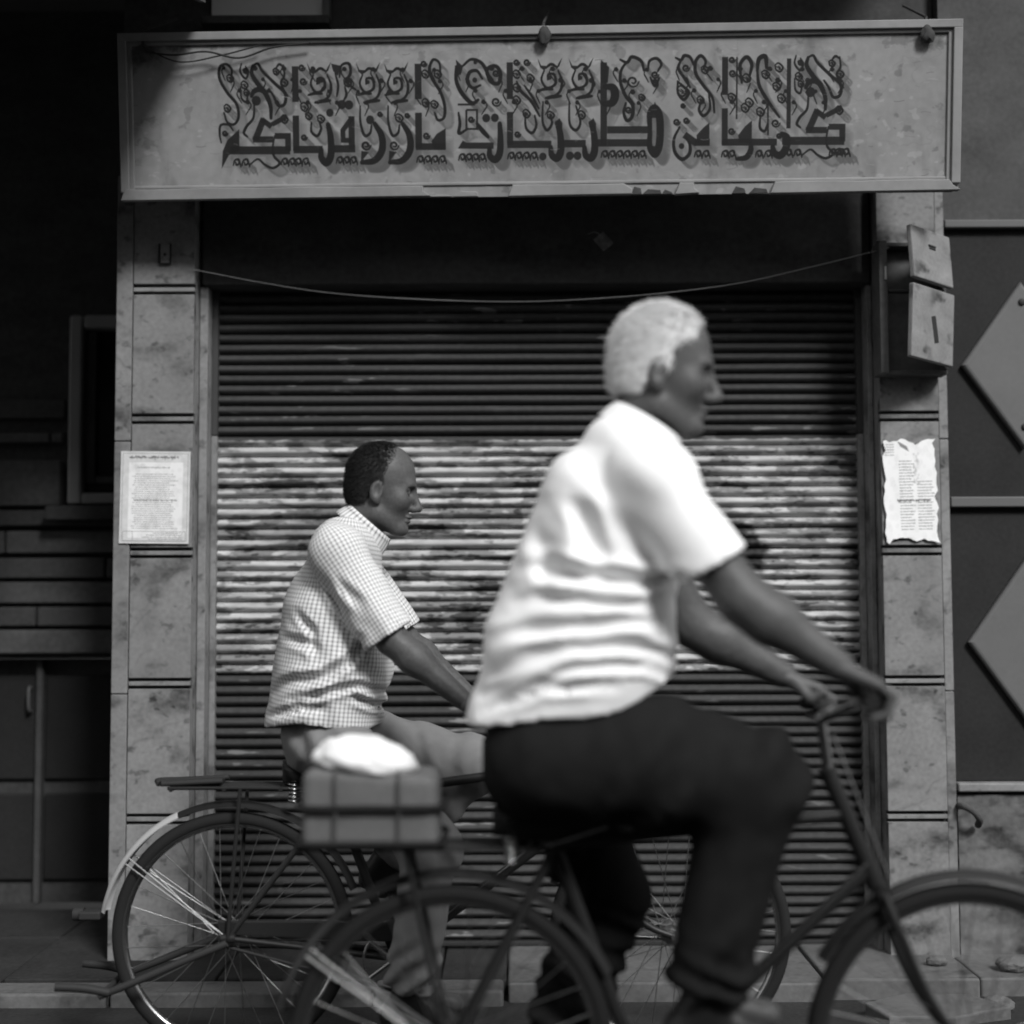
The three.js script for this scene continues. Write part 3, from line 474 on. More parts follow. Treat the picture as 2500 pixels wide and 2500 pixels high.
  part('body', join([box(-0.018, 0.012, 0.02, 0.52, 0.004, 0.12, 0.003), box(0.014, 0.24, 0.02, 0.035, 0.004, 0.085, 0.003), box(0.015, 0.238, 0.04, 0.5, 0.004, 0.03, 0.003), box(0.014, 0.24, 0.505, 0.52, 0.004, 0.085, 0.003), box(0.226, 0.24, 0.037, 0.503, 0.004, 0.085, 0.003)]), rust, wb);
  const mk = (w, h, pos, rx, ry, rz, n) => { const g = mUV(new RoundedBoxGeometry(w, h, 0.022, 2, 0.006), 0.5, rnd(), rnd()); const m = part(n, g, battered, wb); m.position.set(...pos); m.rotation.set(rx, ry, rz, 'YXZ'); return m; };
  const lo = mk(0.262, 0.272, [0.152, 0.185, 0.185], 0.02, 0.7, -0.05, 'door');
  const up = mk(0.245, 0.2, [0.152, 0.438, 0.19], -0.1, 0.7, -0.05, 'lid');
  const slot = box(-0.016, 0.012, -0.055, 0.045, 0.006, 0.0125, 0.002); slot.rotateZ(0.25); part('slot', slot.translate(0.01, -0.01, 0), M.iron, lo);
  part('hasp', join([box(-0.022, 0.022, 0.035, 0.041, 0.0115, 0.015, 0), box(-0.018, 0.02, 0.026, 0.03, 0.0115, 0.014, 0)]), M.iron, up);
  part('hinge_bar', rod([0.02, 0.33, 0.10], [0.225, 0.33, 0.10], 0.008), M.iron, wb);
  part('latch', box(0.0, 0.008, 0.37, 0.42, 0.1205, 0.128, 0.002), grey(0.4, 0.4), wb);
}

// ---------------------------------------------------------------- building on the left, set back: stone courses, framed window, dark double door
{
  const b = thing('stone_building', 'dark stone building with a framed window set back beside pillar', 'building', [0, 0, -0.95]);
  part('wall', box(-6, -1.525, 1.1, 7.6, -0.5, -0.04, 0), M.darkMatte, b);
  part('wall', box(-6, -2.62, 0.0, 1.098, -0.5, -0.04, 0), M.darkMatte, b);
  // projecting courses of masonry below the window
  const rows = [[2.16, 2.25, 0.0, 0], [2.05, 2.10, 0.02, 1], [1.77, 1.98, 0.006, 1], [1.68, 1.755, 0.03, 0], [1.56, 1.665, 0.012, 1], [1.45, 1.545, 0.03, 0], [1.34, 1.44, 0.016, 1], [1.24, 1.33, 0.03, 0], [1.12, 1.23, 0.022, 1]];
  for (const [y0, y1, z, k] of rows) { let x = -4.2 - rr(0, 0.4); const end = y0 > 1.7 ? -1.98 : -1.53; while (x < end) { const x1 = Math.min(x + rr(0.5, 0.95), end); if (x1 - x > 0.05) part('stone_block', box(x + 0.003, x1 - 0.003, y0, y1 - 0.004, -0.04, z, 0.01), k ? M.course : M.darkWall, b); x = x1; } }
  const w = part('window', box(-1.9, -1.4, 1.83, 2.55, -0.038, -0.02, 0), M.darkGlass, b);
  part('frame', box(-1.955, -1.895, 1.775, 2.615, -0.04, 0.05, 0.012), M.windowFrame, w);
  part('frame', box(-1.892, -1.53, 2.555, 2.615, -0.04, 0.05, 0.012), M.windowFrame, w);
  part('frame', box(-1.892, -1.53, 1.775, 1.825, -0.04, 0.05, 0.012), M.windowFrame, w);
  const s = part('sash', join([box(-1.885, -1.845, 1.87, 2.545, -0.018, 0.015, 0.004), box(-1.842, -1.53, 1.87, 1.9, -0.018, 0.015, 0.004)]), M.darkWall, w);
  part('sill', box(-2.03, -1.53, 1.70, 1.765, 0.032, 0.12, 0.01), M.darkMatte, w);
  // unseen deep awning with front drop and side sheet, added to shade the wall
  const cn = part('added_canopy', box(-5.5, -1.1, 4.02, 4.12, -0.03, 3.55, 0.01), M.plaster, b);
  part('added_valance', box(-5.5, -1.1, 2.8, 4.018, 3.5, 3.52, 0), M.plaster, cn);
  const ck = new THREE.ExtrudeGeometry(new THREE.Shape([[1.3, 4.018], [3.498, 4.018], [3.498, 2.8], [1.3, 3.5]].map((p) => new THREE.Vector2(...p))), { depth: 0.02, bevelEnabled: false }); ck.rotateY(-Math.PI / 2); ck.translate(-1.1, 0, 0);
  part('cheek', ck, M.plaster, cn);  // side sheet added to block sun from the right
  // door
  const dr = part('door', box(-2.6, -1.53, 0.02, 1.09, -0.3, -0.12, 0), M.darkMatte, b);
  for (const [x0, x1] of [[-2.55, -2.12], [-2.08, -1.6]]) for (const [y0, y1] of [[0.12, 0.5], [0.56, 1.02]]) part('door_panel', box(x0, x1, y0, y1, -0.12, -0.098, 0.012), M.panel, dr);
  part('door_post', box(-2.115, -2.085, 0.02, 1.09, -0.12, -0.07, 0.008), M.darkWall, dr);
  part('door_handle', tube([[-2.14, 0.96, -0.098], [-2.14, 0.97, -0.06], [-2.14, 0.87, -0.06], [-2.14, 0.86, -0.098]], 0.007, 16, 6), M.strip, dr);
}
// ---------------------------------------------------------------- building on the right: dark metal panels with raised diamonds over a marble plinth
{
  const b = thing('panelled_building', 'dark panelled shop front with raised grey diamonds above marble plinth', 'building', [0, 0, -0.05]);
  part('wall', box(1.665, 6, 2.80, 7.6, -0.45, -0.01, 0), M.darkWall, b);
  part('wall', box(1.665, 6, 0.66, 2.797, -0.45, -0.012, 0), M.panel, b);
  const diamond = (cx, cy, hw, hh) => {
    const g = new THREE.ExtrudeGeometry(new THREE.Shape([[0, hh], [hw, 0], [0, -hh], [-hw, 0]].map((p) => new THREE.Vector2(...p))), { depth: 0.01, bevelEnabled: true, bevelSize: 0.016, bevelThickness: 0.014, bevelSegments: 3 });
    const d = part('diamond_panel', mUV(g.translate(cx, cy, -0.004), 1, rnd(), rnd()), M.diamond, b); return d;
  };
  for (let i = 0; i < 4; i++) for (const cy of [2.235, 1.18]) {
    const cx = 1.952 + i * 0.62, d = diamond(cx, cy, 0.212, 0.3);
    for (const s of [-1, 1]) part('bolt', new THREE.SphereGeometry(0.014, 10, 8).scale(1, 1, 0.5).translate(cx, cy + s * 0.24, 0.022), M.iron, d);
  }
  for (const [y0, y1] of [[2.765, 2.797], [1.69, 1.73]]) part('cover_strip', box(1.664, 6, y0, y1, -0.01, 0.022, 0.006), M.strip, b);
  let x = 1.664; part('plinth_cap', box(1.664, 6, 0.622, 0.656, -0.2, 0.035, 0.008), M.marbleTrim, b);
  for (const w of [0.5, 0.62, 0.7, 0.7]) { const g = new THREE.BoxGeometry(w - 0.006, 0.61, 0.22, 26, 30, 1).translate(x + w / 2, 0.305, -0.09), q = g.attributes.position; for (let i = 0; i < q.count; i++) if (q.getZ(i) > 0) q.setZ(i, 0.008 + 0.022 * fbm(q.getX(i) * 7, q.getY(i) * 13, 3, 5)); g.computeVertexNormals(); part('plinth_slab', mUV(g, 1, rnd(), rnd()), M.roughStone, b); x += w; }
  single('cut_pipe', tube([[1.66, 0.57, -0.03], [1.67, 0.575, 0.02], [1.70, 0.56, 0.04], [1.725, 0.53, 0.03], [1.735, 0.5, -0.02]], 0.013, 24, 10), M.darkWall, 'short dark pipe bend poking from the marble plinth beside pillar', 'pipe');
}
// the houses across the lane close off the low sky behind the photographer
{
  const b = thing('opposite_building', 'plain plastered house across the lane behind the photographer', 'building', [0, 0, 8.6]);
  const w = part('wall', box(-14, 14, 0, 5.6, 0, 0.5, 0), M.plaster, b);
  for (let i = -3; i <= 3; i++) { const wi = part('window', box(i * 3 - 0.5, i * 3 + 0.5, 3.6, 5.2, -0.02, 0, 0), M.darkGlass, b); part('sill', box(i * 3 - 0.6, i * 3 + 0.6, 3.5, 3.59, -0.12, 0, 0.01), M.plaster, wi); }
}

// ---------------------------------------------------------------- bicycles (x forward, y up, z to the rider's right)
function makeWheel(parent, x, y, R, { rimR = R - 0.032, spokes = 32, turn = 0, rear = false }) {
  const w = new THREE.Group(); w.name = 'wheel'; w.position.set(x, y, 0); w.rotation.z = turn; parent.add(w);
  const tr = new THREE.TorusGeometry(R - 0.02, 0.02, 14, 96); part('tyre', tr, M.rubber, w);
  const rim = new THREE.LatheGeometry([[rimR - 0.014, -0.006], [rimR - 0.006, -0.013], [rimR + 0.008, -0.0145], [rimR + 0.008, 0.0145], [rimR - 0.006, 0.013], [rimR - 0.014, 0.006], [rimR - 0.014, -0.006]].map((p) => new THREE.Vector2(...p)), 96); rim.rotateX(Math.PI / 2);
  part('rim', rim, M.chrome, w);
  part('hub', join([rod([0, 0, -0.05], [0, 0, 0.05], 0.016), rod([0, 0, -0.036], [0, 0, -0.032], 0.03), rod([0, 0, 0.032], [0, 0, 0.036], 0.03), rod([0, 0, -0.075], [0, 0, 0.075], 0.006)]), M.spoke, w);
  const out = V(rimR - 0.012, 0, 0), variants = [];
  for (const [side, lead] of [[1, 1], [1, -1], [-1, 1], [-1, -1]]) { const a = lead * 1.15, h = V(Math.cos(a) * 0.027, Math.sin(a) * 0.027, side * 0.034); variants.push(rod(h.toArray(), out.toArray(), 0.0014, 0.0014, 5)); }
  for (let i = 0; i < spokes; i++) { const m = part('spoke', variants[i % 4], M.spoke, w); m.rotation.z = i / spokes * Math.PI * 2; }
  return w;
}
function arcSheet(R, wid, a0, a1, seg = 40) { // a mudguard: curved strip with a rolled section and real thickness
  const pos = [], idx = [], K = 8, thick = 0.002;
  for (let s = 0; s < 2; s++) for (let i = 0; i <= seg; i++) { const a = lerp(a0, a1, i / seg); for (let k = 0; k <= K; k++) { const t = k / K * 2 - 1, r = R - 0.016 * t * t - s * thick, z = t * wid / 2; pos.push(Math.cos(a) * r, Math.sin(a) * r, z); } }
  const L = (seg + 1) * (K + 1);
  for (let i = 0; i < seg; i++) for (let k = 0; k < K; k++) { const a = i * (K + 1) + k, b = a + 1, c = a + K + 1, d = c + 1; idx.push(a, b, c, b, d, c, a + L, c + L, b + L, b + L, c + L, d + L); }
  for (let i = 0; i < seg; i++) for (const k of [0, K]) { const a = i * (K + 1) + k, c = a + K + 1; idx.push(a, c, a + L, c, c + L, a + L); }
  for (const i of [0, seg]) for (let k = 0; k < K; k++) { const a = i * (K + 1) + k; idx.push(a, a + L, a + 1, a + 1, a + L, a + L + 1); }
  const g = new THREE.BufferGeometry(); g.setAttribute('position', new THREE.Float32BufferAttribute(pos, 3)); g.setIndex(idx); g.computeVertexNormals(); return g;
}
function saddleGeo() { // broad sprung saddle, nose forward, top at y = 0
  const S = 26, K = 20, pos = [], idx = [];
  for (let i = 0; i <= S; i++) {
    const t = i / S, x = lerp(-0.125, 0.155, t), hw = 0.018 + 0.085 * Math.pow(1 - sstep(0.0, 0.72, t), 1.0) * (t < 0.12 ? Math.sqrt(t / 0.12) : 1) * 1.0 + (t > 0.97 ? -0.014 : 0), top = -0.012 * Math.sin(t * Math.PI) - 0.006 * t, h = 0.05;
    for (let k = 0; k <= K; k++) { const a = k / K * Math.PI * 2, c = Math.cos(a), s = Math.sin(a); pos.push(x, top + (s > 0 ? s * 0.016 - 0.016 : s * h - 0.016), c * Math.max(0.006, hw)); }
  }
  for (let i = 0; i < S; i++) for (let k = 0; k < K; k++) { const a = i * (K + 1) + k, c = a + K + 1; idx.push(a, c, a + 1, a + 1, c, c + 1); }
  const g = new THREE.BufferGeometry(); g.setAttribute('position', new THREE.Float32BufferAttribute(pos, 3)); g.setIndex(idx); g.computeVertexNormals(); return g;
}
function bicycle(o) {
  const b = thing('bicycle', o.label, 'bicycle', o.at);
  const R = 0.357, [rx, fx] = o.axles, [bx, by] = o.bottom, seat = o.seatTop, [hu, hl] = o.head;
  const wr = makeWheel(b, rx, R, R, { turn: o.turn, rear: true }); const wf = makeWheel(b, fx, R, R, { turn: o.turn * 0.7 + 0.3 });
  const cl = [seat[0] + (bx - seat[0]) * 0.02, seat[1] - 0.02];
  const tt = o.topTube;
  part('frame', join([
    rod([tt[0], tt[1], 0], [tt[2], tt[3], 0], 0.0145), rod([bx, by, 0], [seat[0], seat[1], 0], 0.0145), rod([bx, by, 0], [hl[0] - 0.004, hl[1] + 0.03, 0], 0.0155), rod([hl[0], hl[1], 0], [hu[0], hu[1], 0], 0.019),
    ...[-1, 1].flatMap((s) => [rod([bx, by, s * 0.03], [rx, R, s * 0.065], 0.010, 0.008), rod([rx, R, s * 0.065], [tt[0] - 0.004, tt[1], s * 0.018], 0.008, 0.009), rod([rx - 0.02, R, s * 0.065], [rx + 0.02, R, s * 0.065], 0.014)]),
    rod([bx, by, -0.04], [bx, by, 0.04], 0.021), rod([hl[0], hl[1], 0], [hl[0] + 0.006, hl[1] - 0.014, 0], 0.022), rod([hu[0], hu[1], 0], [hu[0] - 0.006, hu[1] + 0.014, 0], 0.021)]), M.paint, b);
  part('fork', join([...[-1, 1].map((s) => tube(o.fork.map(([x, y], i) => [x, y, s * (i ? 0.055 : 0.035)]), 0.0105, 30, 10)), rod([o.fork[0][0], o.fork[0][1], -0.045], [o.fork[0][0], o.fork[0][1], 0.045], 0.014)]), M.paint, b);
  part('seat_post', rod([seat[0], seat[1], 0], [o.saddle[0], o.saddle[1] - 0.055, 0], 0.0125), M.chrome, b);
  const sd = part('saddle', saddleGeo().translate(o.saddle[0], o.saddle[1], 0), M.leather, b);
  part('saddle_spring', join([-1, 1].map((s) => { const p = []; for (let i = 0; i <= 40; i++) p.push([o.saddle[0] - 0.085 + Math.cos(i * 0.9) * 0.015, o.saddle[1] - 0.115 + i * 0.0017, s * 0.055 + Math.sin(i * 0.9) * 0.015]); return tube(p, 0.003, 120, 5); }).concat([rod([o.saddle[0] - 0.085, o.saddle[1] - 0.112, -0.06], [o.saddle[0] - 0.085, o.saddle[1] - 0.112, 0.06], 0.006), rod([o.saddle[0] - 0.09, o.saddle[1] - 0.11, 0.03], [o.saddle[0] + 0.13, o.saddle[1] - 0.045, 0.012], 0.004), rod([o.saddle[0] - 0.09, o.saddle[1] - 0.11, -0.03], [o.saddle[0] + 0.13, o.saddle[1] - 0.045, -0.012], 0.004)])), M.chrome, sd);
  const hb = part('handlebar', join([rod([hu[0], hu[1], 0], [o.stem[0], o.stem[1], 0], 0.012), tube(o.bar, 0.0115, 40, 10)]), M.chrome, b);
  for (const e of [o.bar, [...o.bar].reverse()]) part('grip', rod(e[0], V(...e[0]).lerp(V(...e[1]), 0.75).toArray(), 0.0165), M.rubber, hb);
  // mudguards
  const mg = part('mudguard', arcSheet(0.392, 0.06, o.guard[0], o.guard[1]).translate(rx, R, 0), M.paint, b);
  if (o.guard[2]) part('painted_tail', arcSheet(0.394, 0.062, o.guard[1] + 0.004, o.guard[2]).translate(rx, R, 0), M.whitePaint, mg, 'white painted tail of the rear mudguard');
  part('stay', join([-1, 1].flatMap((s) => [rod([rx, R, s * 0.07], [rx + Math.cos(2.5) * 0.375, R + Math.sin(2.5) * 0.375, s * 0.03], 0.0022, 0.0022, 6), rod([rx, R, s * 0.07], [rx + Math.cos(2.55) * 0.375, R + Math.sin(2.55) * 0.375, s * 0.03], 0.0022, 0.0022, 6)])), M.spoke, mg);
  part('mudguard', arcSheet(0.385, 0.055, o.guardFront[0], o.guardFront[1]).translate(fx, R, 0), M.paint, b);
  // carrier
  const [c0, c1, cy] = o.carrier, rails = [];
  for (const z of [-0.06, -0.02, 0.02, 0.06]) rails.push(tube([[c0, cy, z], [(c0 + c1) / 2, cy, z], [c1, cy - 0.004, z]], 0.0055, 8, 7));
  for (const x of [c0 + 0.01, lerp(c0, c1, 0.35), lerp(c0, c1, 0.7), c1 - 0.02]) rails.push(rod([x, cy - 0.004, -0.066], [x, cy - 0.004, 0.066], 0.006));
  for (const s of [-1, 1]) rails.push(rod([rx, R, s * 0.075], [lerp(c0, c1, 0.45), cy, s * 0.062], 0.006), rod([c1, cy - 0.004, s * 0.03], [tt[0] - 0.005, tt[1] - 0.02, s * 0.016], 0.005));
  const ca = part('carrier', join(rails), M.paint, b);
  if (o.clip) part('spring_clip', join([tube([[c0 - 0.02, cy + 0.012, -0.05], [c0 - 0.045, cy + 0.016, 0], [c0 - 0.02, cy + 0.012, 0.05]], 0.008, 14, 8), rod([c0 - 0.02, cy + 0.012, -0.05], [c0 + 0.16, cy + 0.02, -0.05], 0.008), rod([c0 - 0.02, cy + 0.012, 0.05], [c0 + 0.16, cy + 0.02, 0.05], 0.008), box(c0 - 0.04, c0 + 0.15, cy + 0.004, cy + 0.022, -0.045, 0.045, 0.006)]), M.iron, ca);
  // cranks, chain wheel and pedals
  const cr = part('crankset', join([rod([bx, by, -0.07], [bx, by, 0.07], 0.009), rod([bx, by, 0.058], [bx + Math.cos(o.crank) * 0.165, by + Math.sin(o.crank) * 0.165, 0.066], 0.011, 0.009), rod([bx, by, -0.058], [bx - Math.cos(o.crank) * 0.165, by - Math.sin(o.crank) * 0.165, -0.066], 0.011, 0.009), new THREE.TorusGeometry(0.088, 0.004, 8, 48).translate(bx, by, 0.048), ...[0, 1, 2, 3, 4].map((i) => rod([bx, by, 0.048], [bx + Math.cos(i * 1.257) * 0.088, by + Math.sin(i * 1.257) * 0.088, 0.048], 0.006))]), M.chrome, b);
  for (const s of [1, -1]) { const px = bx + s * Math.cos(o.crank) * 0.165, py = by + s * Math.sin(o.crank) * 0.165; part('pedal', join([rod([px, py, s * 0.066], [px, py, s * 0.17], 0.007), box(px - 0.035, px - 0.012, py - 0.011, py + 0.011, s > 0 ? 0.078 : -0.165, s > 0 ? 0.165 : -0.078, 0.004), box(px + 0.012, px + 0.035, py - 0.011, py + 0.011, s > 0 ? 0.078 : -0.165, s > 0 ? 0.165 : -0.078, 0.004), box(px - 0.035, px + 0.035, py - 0.008, py + 0.008, s * 0.1215 - 0.004 + s * 0.045, s * 0.1215 + 0.004 + s * 0.045, 0.002)]), M.rubber, cr); }
  // chain guard, a long flat case over the upper run
  const cs = new THREE.Shape(); cs.moveTo(rx - 0.03, R + 0.045); cs.lineTo(bx - 0.02, by + 0.11); cs.absarc(bx, by, 0.112, 1.75, -1.35, true); cs.lineTo(bx - 0.02, by - 0.06); cs.absarc(bx, by, 0.06, -1.9, 1.9, false); cs.lineTo(rx - 0.03, R + 0.012); cs.closePath();
  part('chain_guard', new THREE.ExtrudeGeometry(cs, { depth: 0.012, bevelEnabled: true, bevelSize: 0.003, bevelThickness: 0.003, bevelSegments: 2 }).translate(0, 0, 0.042), M.paint, b);
  part('chain', join([rod([rx, R - 0.03, 0.048], [bx, by - 0.088, 0.048], 0.005, 0.005, 6), rod([rx, R + 0.03, 0.048], [bx, by + 0.088, 0.048], 0.005, 0.005, 6)]), M.iron, b);
  // brake rods
  part('brake_rod', join([rod([o.stem[0] + 0.02, o.stem[1] - 0.03, 0.02], [o.fork[0][0] + 0.02, o.fork[0][1] + 0.02, 0.02], 0.003, 0.003, 6), rod([hl[0] - 0.02, hl[1] + 0.04, 0.03], [bx + 0.03, by + 0.03, 0.03], 0.003, 0.003, 6)]), M.chrome, b);
  if (o.stand) {
    part('rear_stand', join([-1, 1].flatMap((s) => [tube([[rx, R - 0.01, s * 0.085], [rx - 0.13, R - 0.06, s * 0.1], [rx - 0.28, R - 0.12, s * 0.115], [rx - 0.36, R - 0.15, s * 0.12]], 0.011, 16, 8), tube([[rx - 0.33, R - 0.14, s * 0.12], [rx - 0.40, R - 0.125, s * 0.13], [rx - 0.48, R - 0.118, s * 0.14]], 0.013, 10, 8)]).concat([rod([rx - 0.355, R - 0.148, -0.12], [rx - 0.355, R - 0.148, 0.12], 0.009)])), M.iron, b);
    part('tail_reflector', join([box(rx - 0.45, rx - 0.385, R + 0.045, R + 0.07, -0.03, 0.03, 0.006), rod([rx - 0.47, R + 0.058, 0], [rx - 0.44, R + 0.058, 0], 0.02)]), M.iron, b);
  }
  return b;
}
const ZF = 1.1, ZN = 2.25;
bicycle({ label: 'black roadster with white mudguard tail under the man in the checked shirt', at: [-0.35, 0, ZF], axles: [-0.482, 0.815], bottom: [0.0, 0.29], seatTop: [-0.185, 0.78], saddle: [-0.21, 0.865], head: [[0.475, 0.90], [0.572, 0.685]], topTube: [-0.175, 0.755, 0.50, 0.845],
  fork: [[0.585, 0.655], [0.605, 0.57], [0.64, 0.49], [0.70, 0.42], [0.76, 0.378], [0.815, 0.357]], stem: [0.45, 0.965], bar: [[0.28, 0.965, 0.26], [0.39, 0.972, 0.25], [0.47, 0.985, 0.19], [0.50, 0.985, 0.08], [0.455, 0.968, 0], [0.50, 0.985, -0.08], [0.47, 0.985, -0.19], [0.39, 0.972, -0.25], [0.28, 0.965, -0.26]],
  guard: [0.35, 2.0, 2.97], guardFront: [0.7, 2.75], carrier: [-0.665, -0.19, 0.79], clip: true, crank: -1.45, stand: true, turn: 0.13 });
bicycle({ label: 'black bicycle with parcel on its carrier under the man in the white shirt', at: [0.28, 0, ZN], axles: [-0.418, 0.712], bottom: [0.0, 0.29], seatTop: [-0.19, 0.80], saddle: [-0.20, 0.885], head: [[0.415, 0.95], [0.51, 0.72]], topTube: [-0.18, 0.80, 0.445, 0.862],
  fork: [[0.522, 0.70], [0.55, 0.62], [0.60, 0.50], [0.65, 0.42], [0.712, 0.357]], stem: [0.40, 1.07], bar: [[0.44, 1.125, 0.31], [0.45, 1.125, 0.20], [0.455, 1.11, 0.10], [0.40, 1.07, 0], [0.45, 1.095, -0.10], [0.44, 1.09, -0.20], [0.43, 1.085, -0.31]],
  guard: [0.45, 2.9], guardFront: [0.6, 2.6], carrier: [-0.75, -0.22, 0.80], crank: 0.62, turn: 0.05 });

// parcel strapped on the near carrier, a white cloth bundle on top of it
{
  const p = thing('parcel', 'soft grey carton strapped to the bicycle carrier behind the white shirt', 'parcel', [-0.305, 0.8065, ZN]);
  const g = new RoundedBoxGeometry(0.29, 0.165, 0.22, 6, 0.022), q = g.attributes.position;
  for (let i = 0; i < q.count; i++) { const x = q.getX(i), y = q.getY(i), z = q.getZ(i), n = fbm(x * 7, y * 7, z * 7, 3), up = y > 0.05 ? 1 : 0; q.setXYZ(i, x + 0.008 * n, y + up * (-0.10 * Math.max(0, x - 0.0) + 0.012 * n), z + 0.010 * n); }
  g.computeVertexNormals();
  const kraft = grey(1, 0.9, { map: bake(256, 256, tile((u, v) => 0.12 + 0.03 * fbm(u * 5, v * 5, 131, 4) + 0.02 * fbm(u * 40, v * 40, 133, 2))), bumpMap: marbleBump, bumpScale: 0.002 });
  const body = part('carton', mUV(g.translate(0, 0.083, 0), 0.5), kraft, p);
  for (const y of [0.012, 0.088]) part('strap', tube([[-0.155, y, 0], [-0.153, y, 0.10], [-0.14, y, 0.118], [0, y, 0.121], [0.14, y, 0.118], [0.153, y, 0.10], [0.155, y, 0], [0.153, y, -0.10], [0.14, y, -0.118], [0, y, -0.121], [-0.14, y, -0.118], [-0.153, y, -0.10], [-0.155, y, 0]], 0.007, 90, 6), M.rubber, p);
  
  for (const x of [-0.075, 0.06]) { const t = 0.166 - 0.1 * Math.max(0, x) + 0.004; part('cord', tube([[x, 0.002, 0.117], [x + 0.004, 0.09, 0.121], [x + 0.002, t - 0.012, 0.114], [x, t, 0.09], [x, t, -0.09], [x + 0.002, t - 0.012, -0.114], [x, 0.002, -0.117]], 0.0035, 50, 6), M.course, p); }
  const c = new THREE.SphereGeometry(1, 40, 24), cp = c.attributes.position;
  for (let i = 0; i < cp.count; i++) { const x = cp.getX(i), y = cp.getY(i), z = cp.getZ(i), n = 1 + 0.22 * fbm(x * 2.2, y * 2.2, z * 2.2 + 4, 4); cp.setXYZ(i, x * 0.115 * n, Math.max(-0.012, y * 0.058 * n), z * 0.095 * n); }
  c.computeVertexNormals();
  single('cloth_bundle', mUV(c, 1), grey(0.74, 0.95), 'crumpled white cloth bundle lying on top of the strapped carton', 'bundle', [-0.325, 0.9805, ZN + 0.02]).rotation.z = -0.14;
}

// ---------------------------------------------------------------- people: distance fields meshed with surface nets
function nets(f, lo, hi, cell) {
  const n = [0, 1, 2].map((i) => Math.max(3, Math.ceil((hi[i] - lo[i]) / cell) + 1)), [nx, ny, nz] = n, D = new Float32Array(nx * ny * nz);
  for (let k = 0, o = 0; k < nz; k++) for (let j = 0; j < ny; j++) for (let i = 0; i < nx; i++, o++) D[o] = f(lo[0] + i * cell, lo[1] + j * cell, lo[2] + k * cell);
  const pos = [], idx = [], id = new Int32Array(nx * ny * nz).fill(-1), sx = 1, sy = nx, sz = nx * ny, off = [0, sx, sy, sx + sy, sz, sx + sz, sy + sz, sx + sy + sz];
  const E = [[0, 1], [2, 3], [4, 5], [6, 7], [0, 2], [1, 3], [4, 6], [5, 7], [0, 4], [1, 5], [2, 6], [3, 7]];
  for (let k = 0; k < nz - 1; k++) for (let j = 0; j < ny - 1; j++) for (let i = 0; i < nx - 1; i++) {
    const o = i + j * sy + k * sz; let m = 0; for (let c = 0; c < 8; c++) if (D[o + off[c]] < 0) m |= 1 << c;
    if (m === 0 || m === 255) continue;
    let x = 0, y = 0, z = 0, q = 0;
    for (const [a, b] of E) { const da = D[o + off[a]], db = D[o + off[b]]; if ((da < 0) === (db < 0)) continue; const t = da / (da - db); x += (a & 1) + t * ((b & 1) - (a & 1)); y += ((a >> 1) & 1) + t * (((b >> 1) & 1) - ((a >> 1) & 1)); z += (a >> 2) + t * ((b >> 2) - (a >> 2)); q++; }
    id[o] = pos.length / 3; pos.push(lo[0] + (i + x / q) * cell, lo[1] + (j + y / q) * cell, lo[2] + (k + z / q) * cell);
  }
  const quad = (a, b, c, d, flip) => { if (a < 0 || b < 0 || c < 0 || d < 0) return; flip ? idx.push(a, c, b, b, c, d) : idx.push(a, b, c, b, d, c); };
  for (let k = 1; k < nz - 1; k++) for (let j = 1; j < ny - 1; j++) for (let i = 1; i < nx - 1; i++) {
    const o = i + j * sy + k * sz, s = D[o] < 0;
    if (s !== D[o + sx] < 0) quad(id[o - sy - sz], id[o - sz], id[o - sy], id[o], !s);
    if (s !== D[o + sy] < 0) quad(id[o - sx - sz], id[o - sx], id[o - sz], id[o], !s);
    if (s !== D[o + sz] < 0) quad(id[o - sx - sy], id[o - sy], id[o - sx], id[o], !s);
  }
  const g = new THREE.BufferGeometry(); g.setAttribute('position', new THREE.Float32BufferAttribute(pos, 3)); g.setIndex(idx); g.computeVertexNormals(); return g;
}
const smin = (a, b, k) => { const h = Math.max(k - Math.abs(a - b), 0) / k; return Math.min(a, b) - h * h * k * 0.25; };
const smax = (a, b, k) => -smin(-a, -b, k);
// tapered capsule; w widens its section along z
const cap = (a, b, ra, rb = ra, w = 1) => { const [ax, ay, az] = a, bx = b[0] - ax, by = b[1] - ay, bz = b[2] - az, L = bx * bx + by * by + bz * bz + 1e-9, iw = 1 / w;
  return (x, y, z) => { const px = x - ax, py = y - ay, pz = z - az; let t = (px * bx + py * by + pz * bz) / L; t = t < 0 ? 0 : t > 1 ? 1 : t; const qx = px - bx * t, qy = py - by * t, qz = (pz - bz * t) * iw; return Math.sqrt(qx * qx + qy * qy + qz * qz) - (ra + (rb - ra) * t); }; };
const ell = (c, r) => (x, y, z) => { const px = (x - c[0]) / r[0], py = (y - c[1]) / r[1], pz = (z - c[2]) / r[2], k0 = Math.sqrt(px * px + py * py + pz * pz); const qx = px / r[0], qy = py / r[1], qz = pz / r[2], k1 = Math.sqrt(qx * qx + qy * qy + qz * qz) + 1e-6; return k0 * (k0 - 1) / k1; };
const blend = (list, k) => (x, y, z) => { let d = 1e3; for (let i = 0; i < list.length; i++) { const e = list[i](x, y, z); d = d > 900 ? e : smin(d, e, k); } return d; };

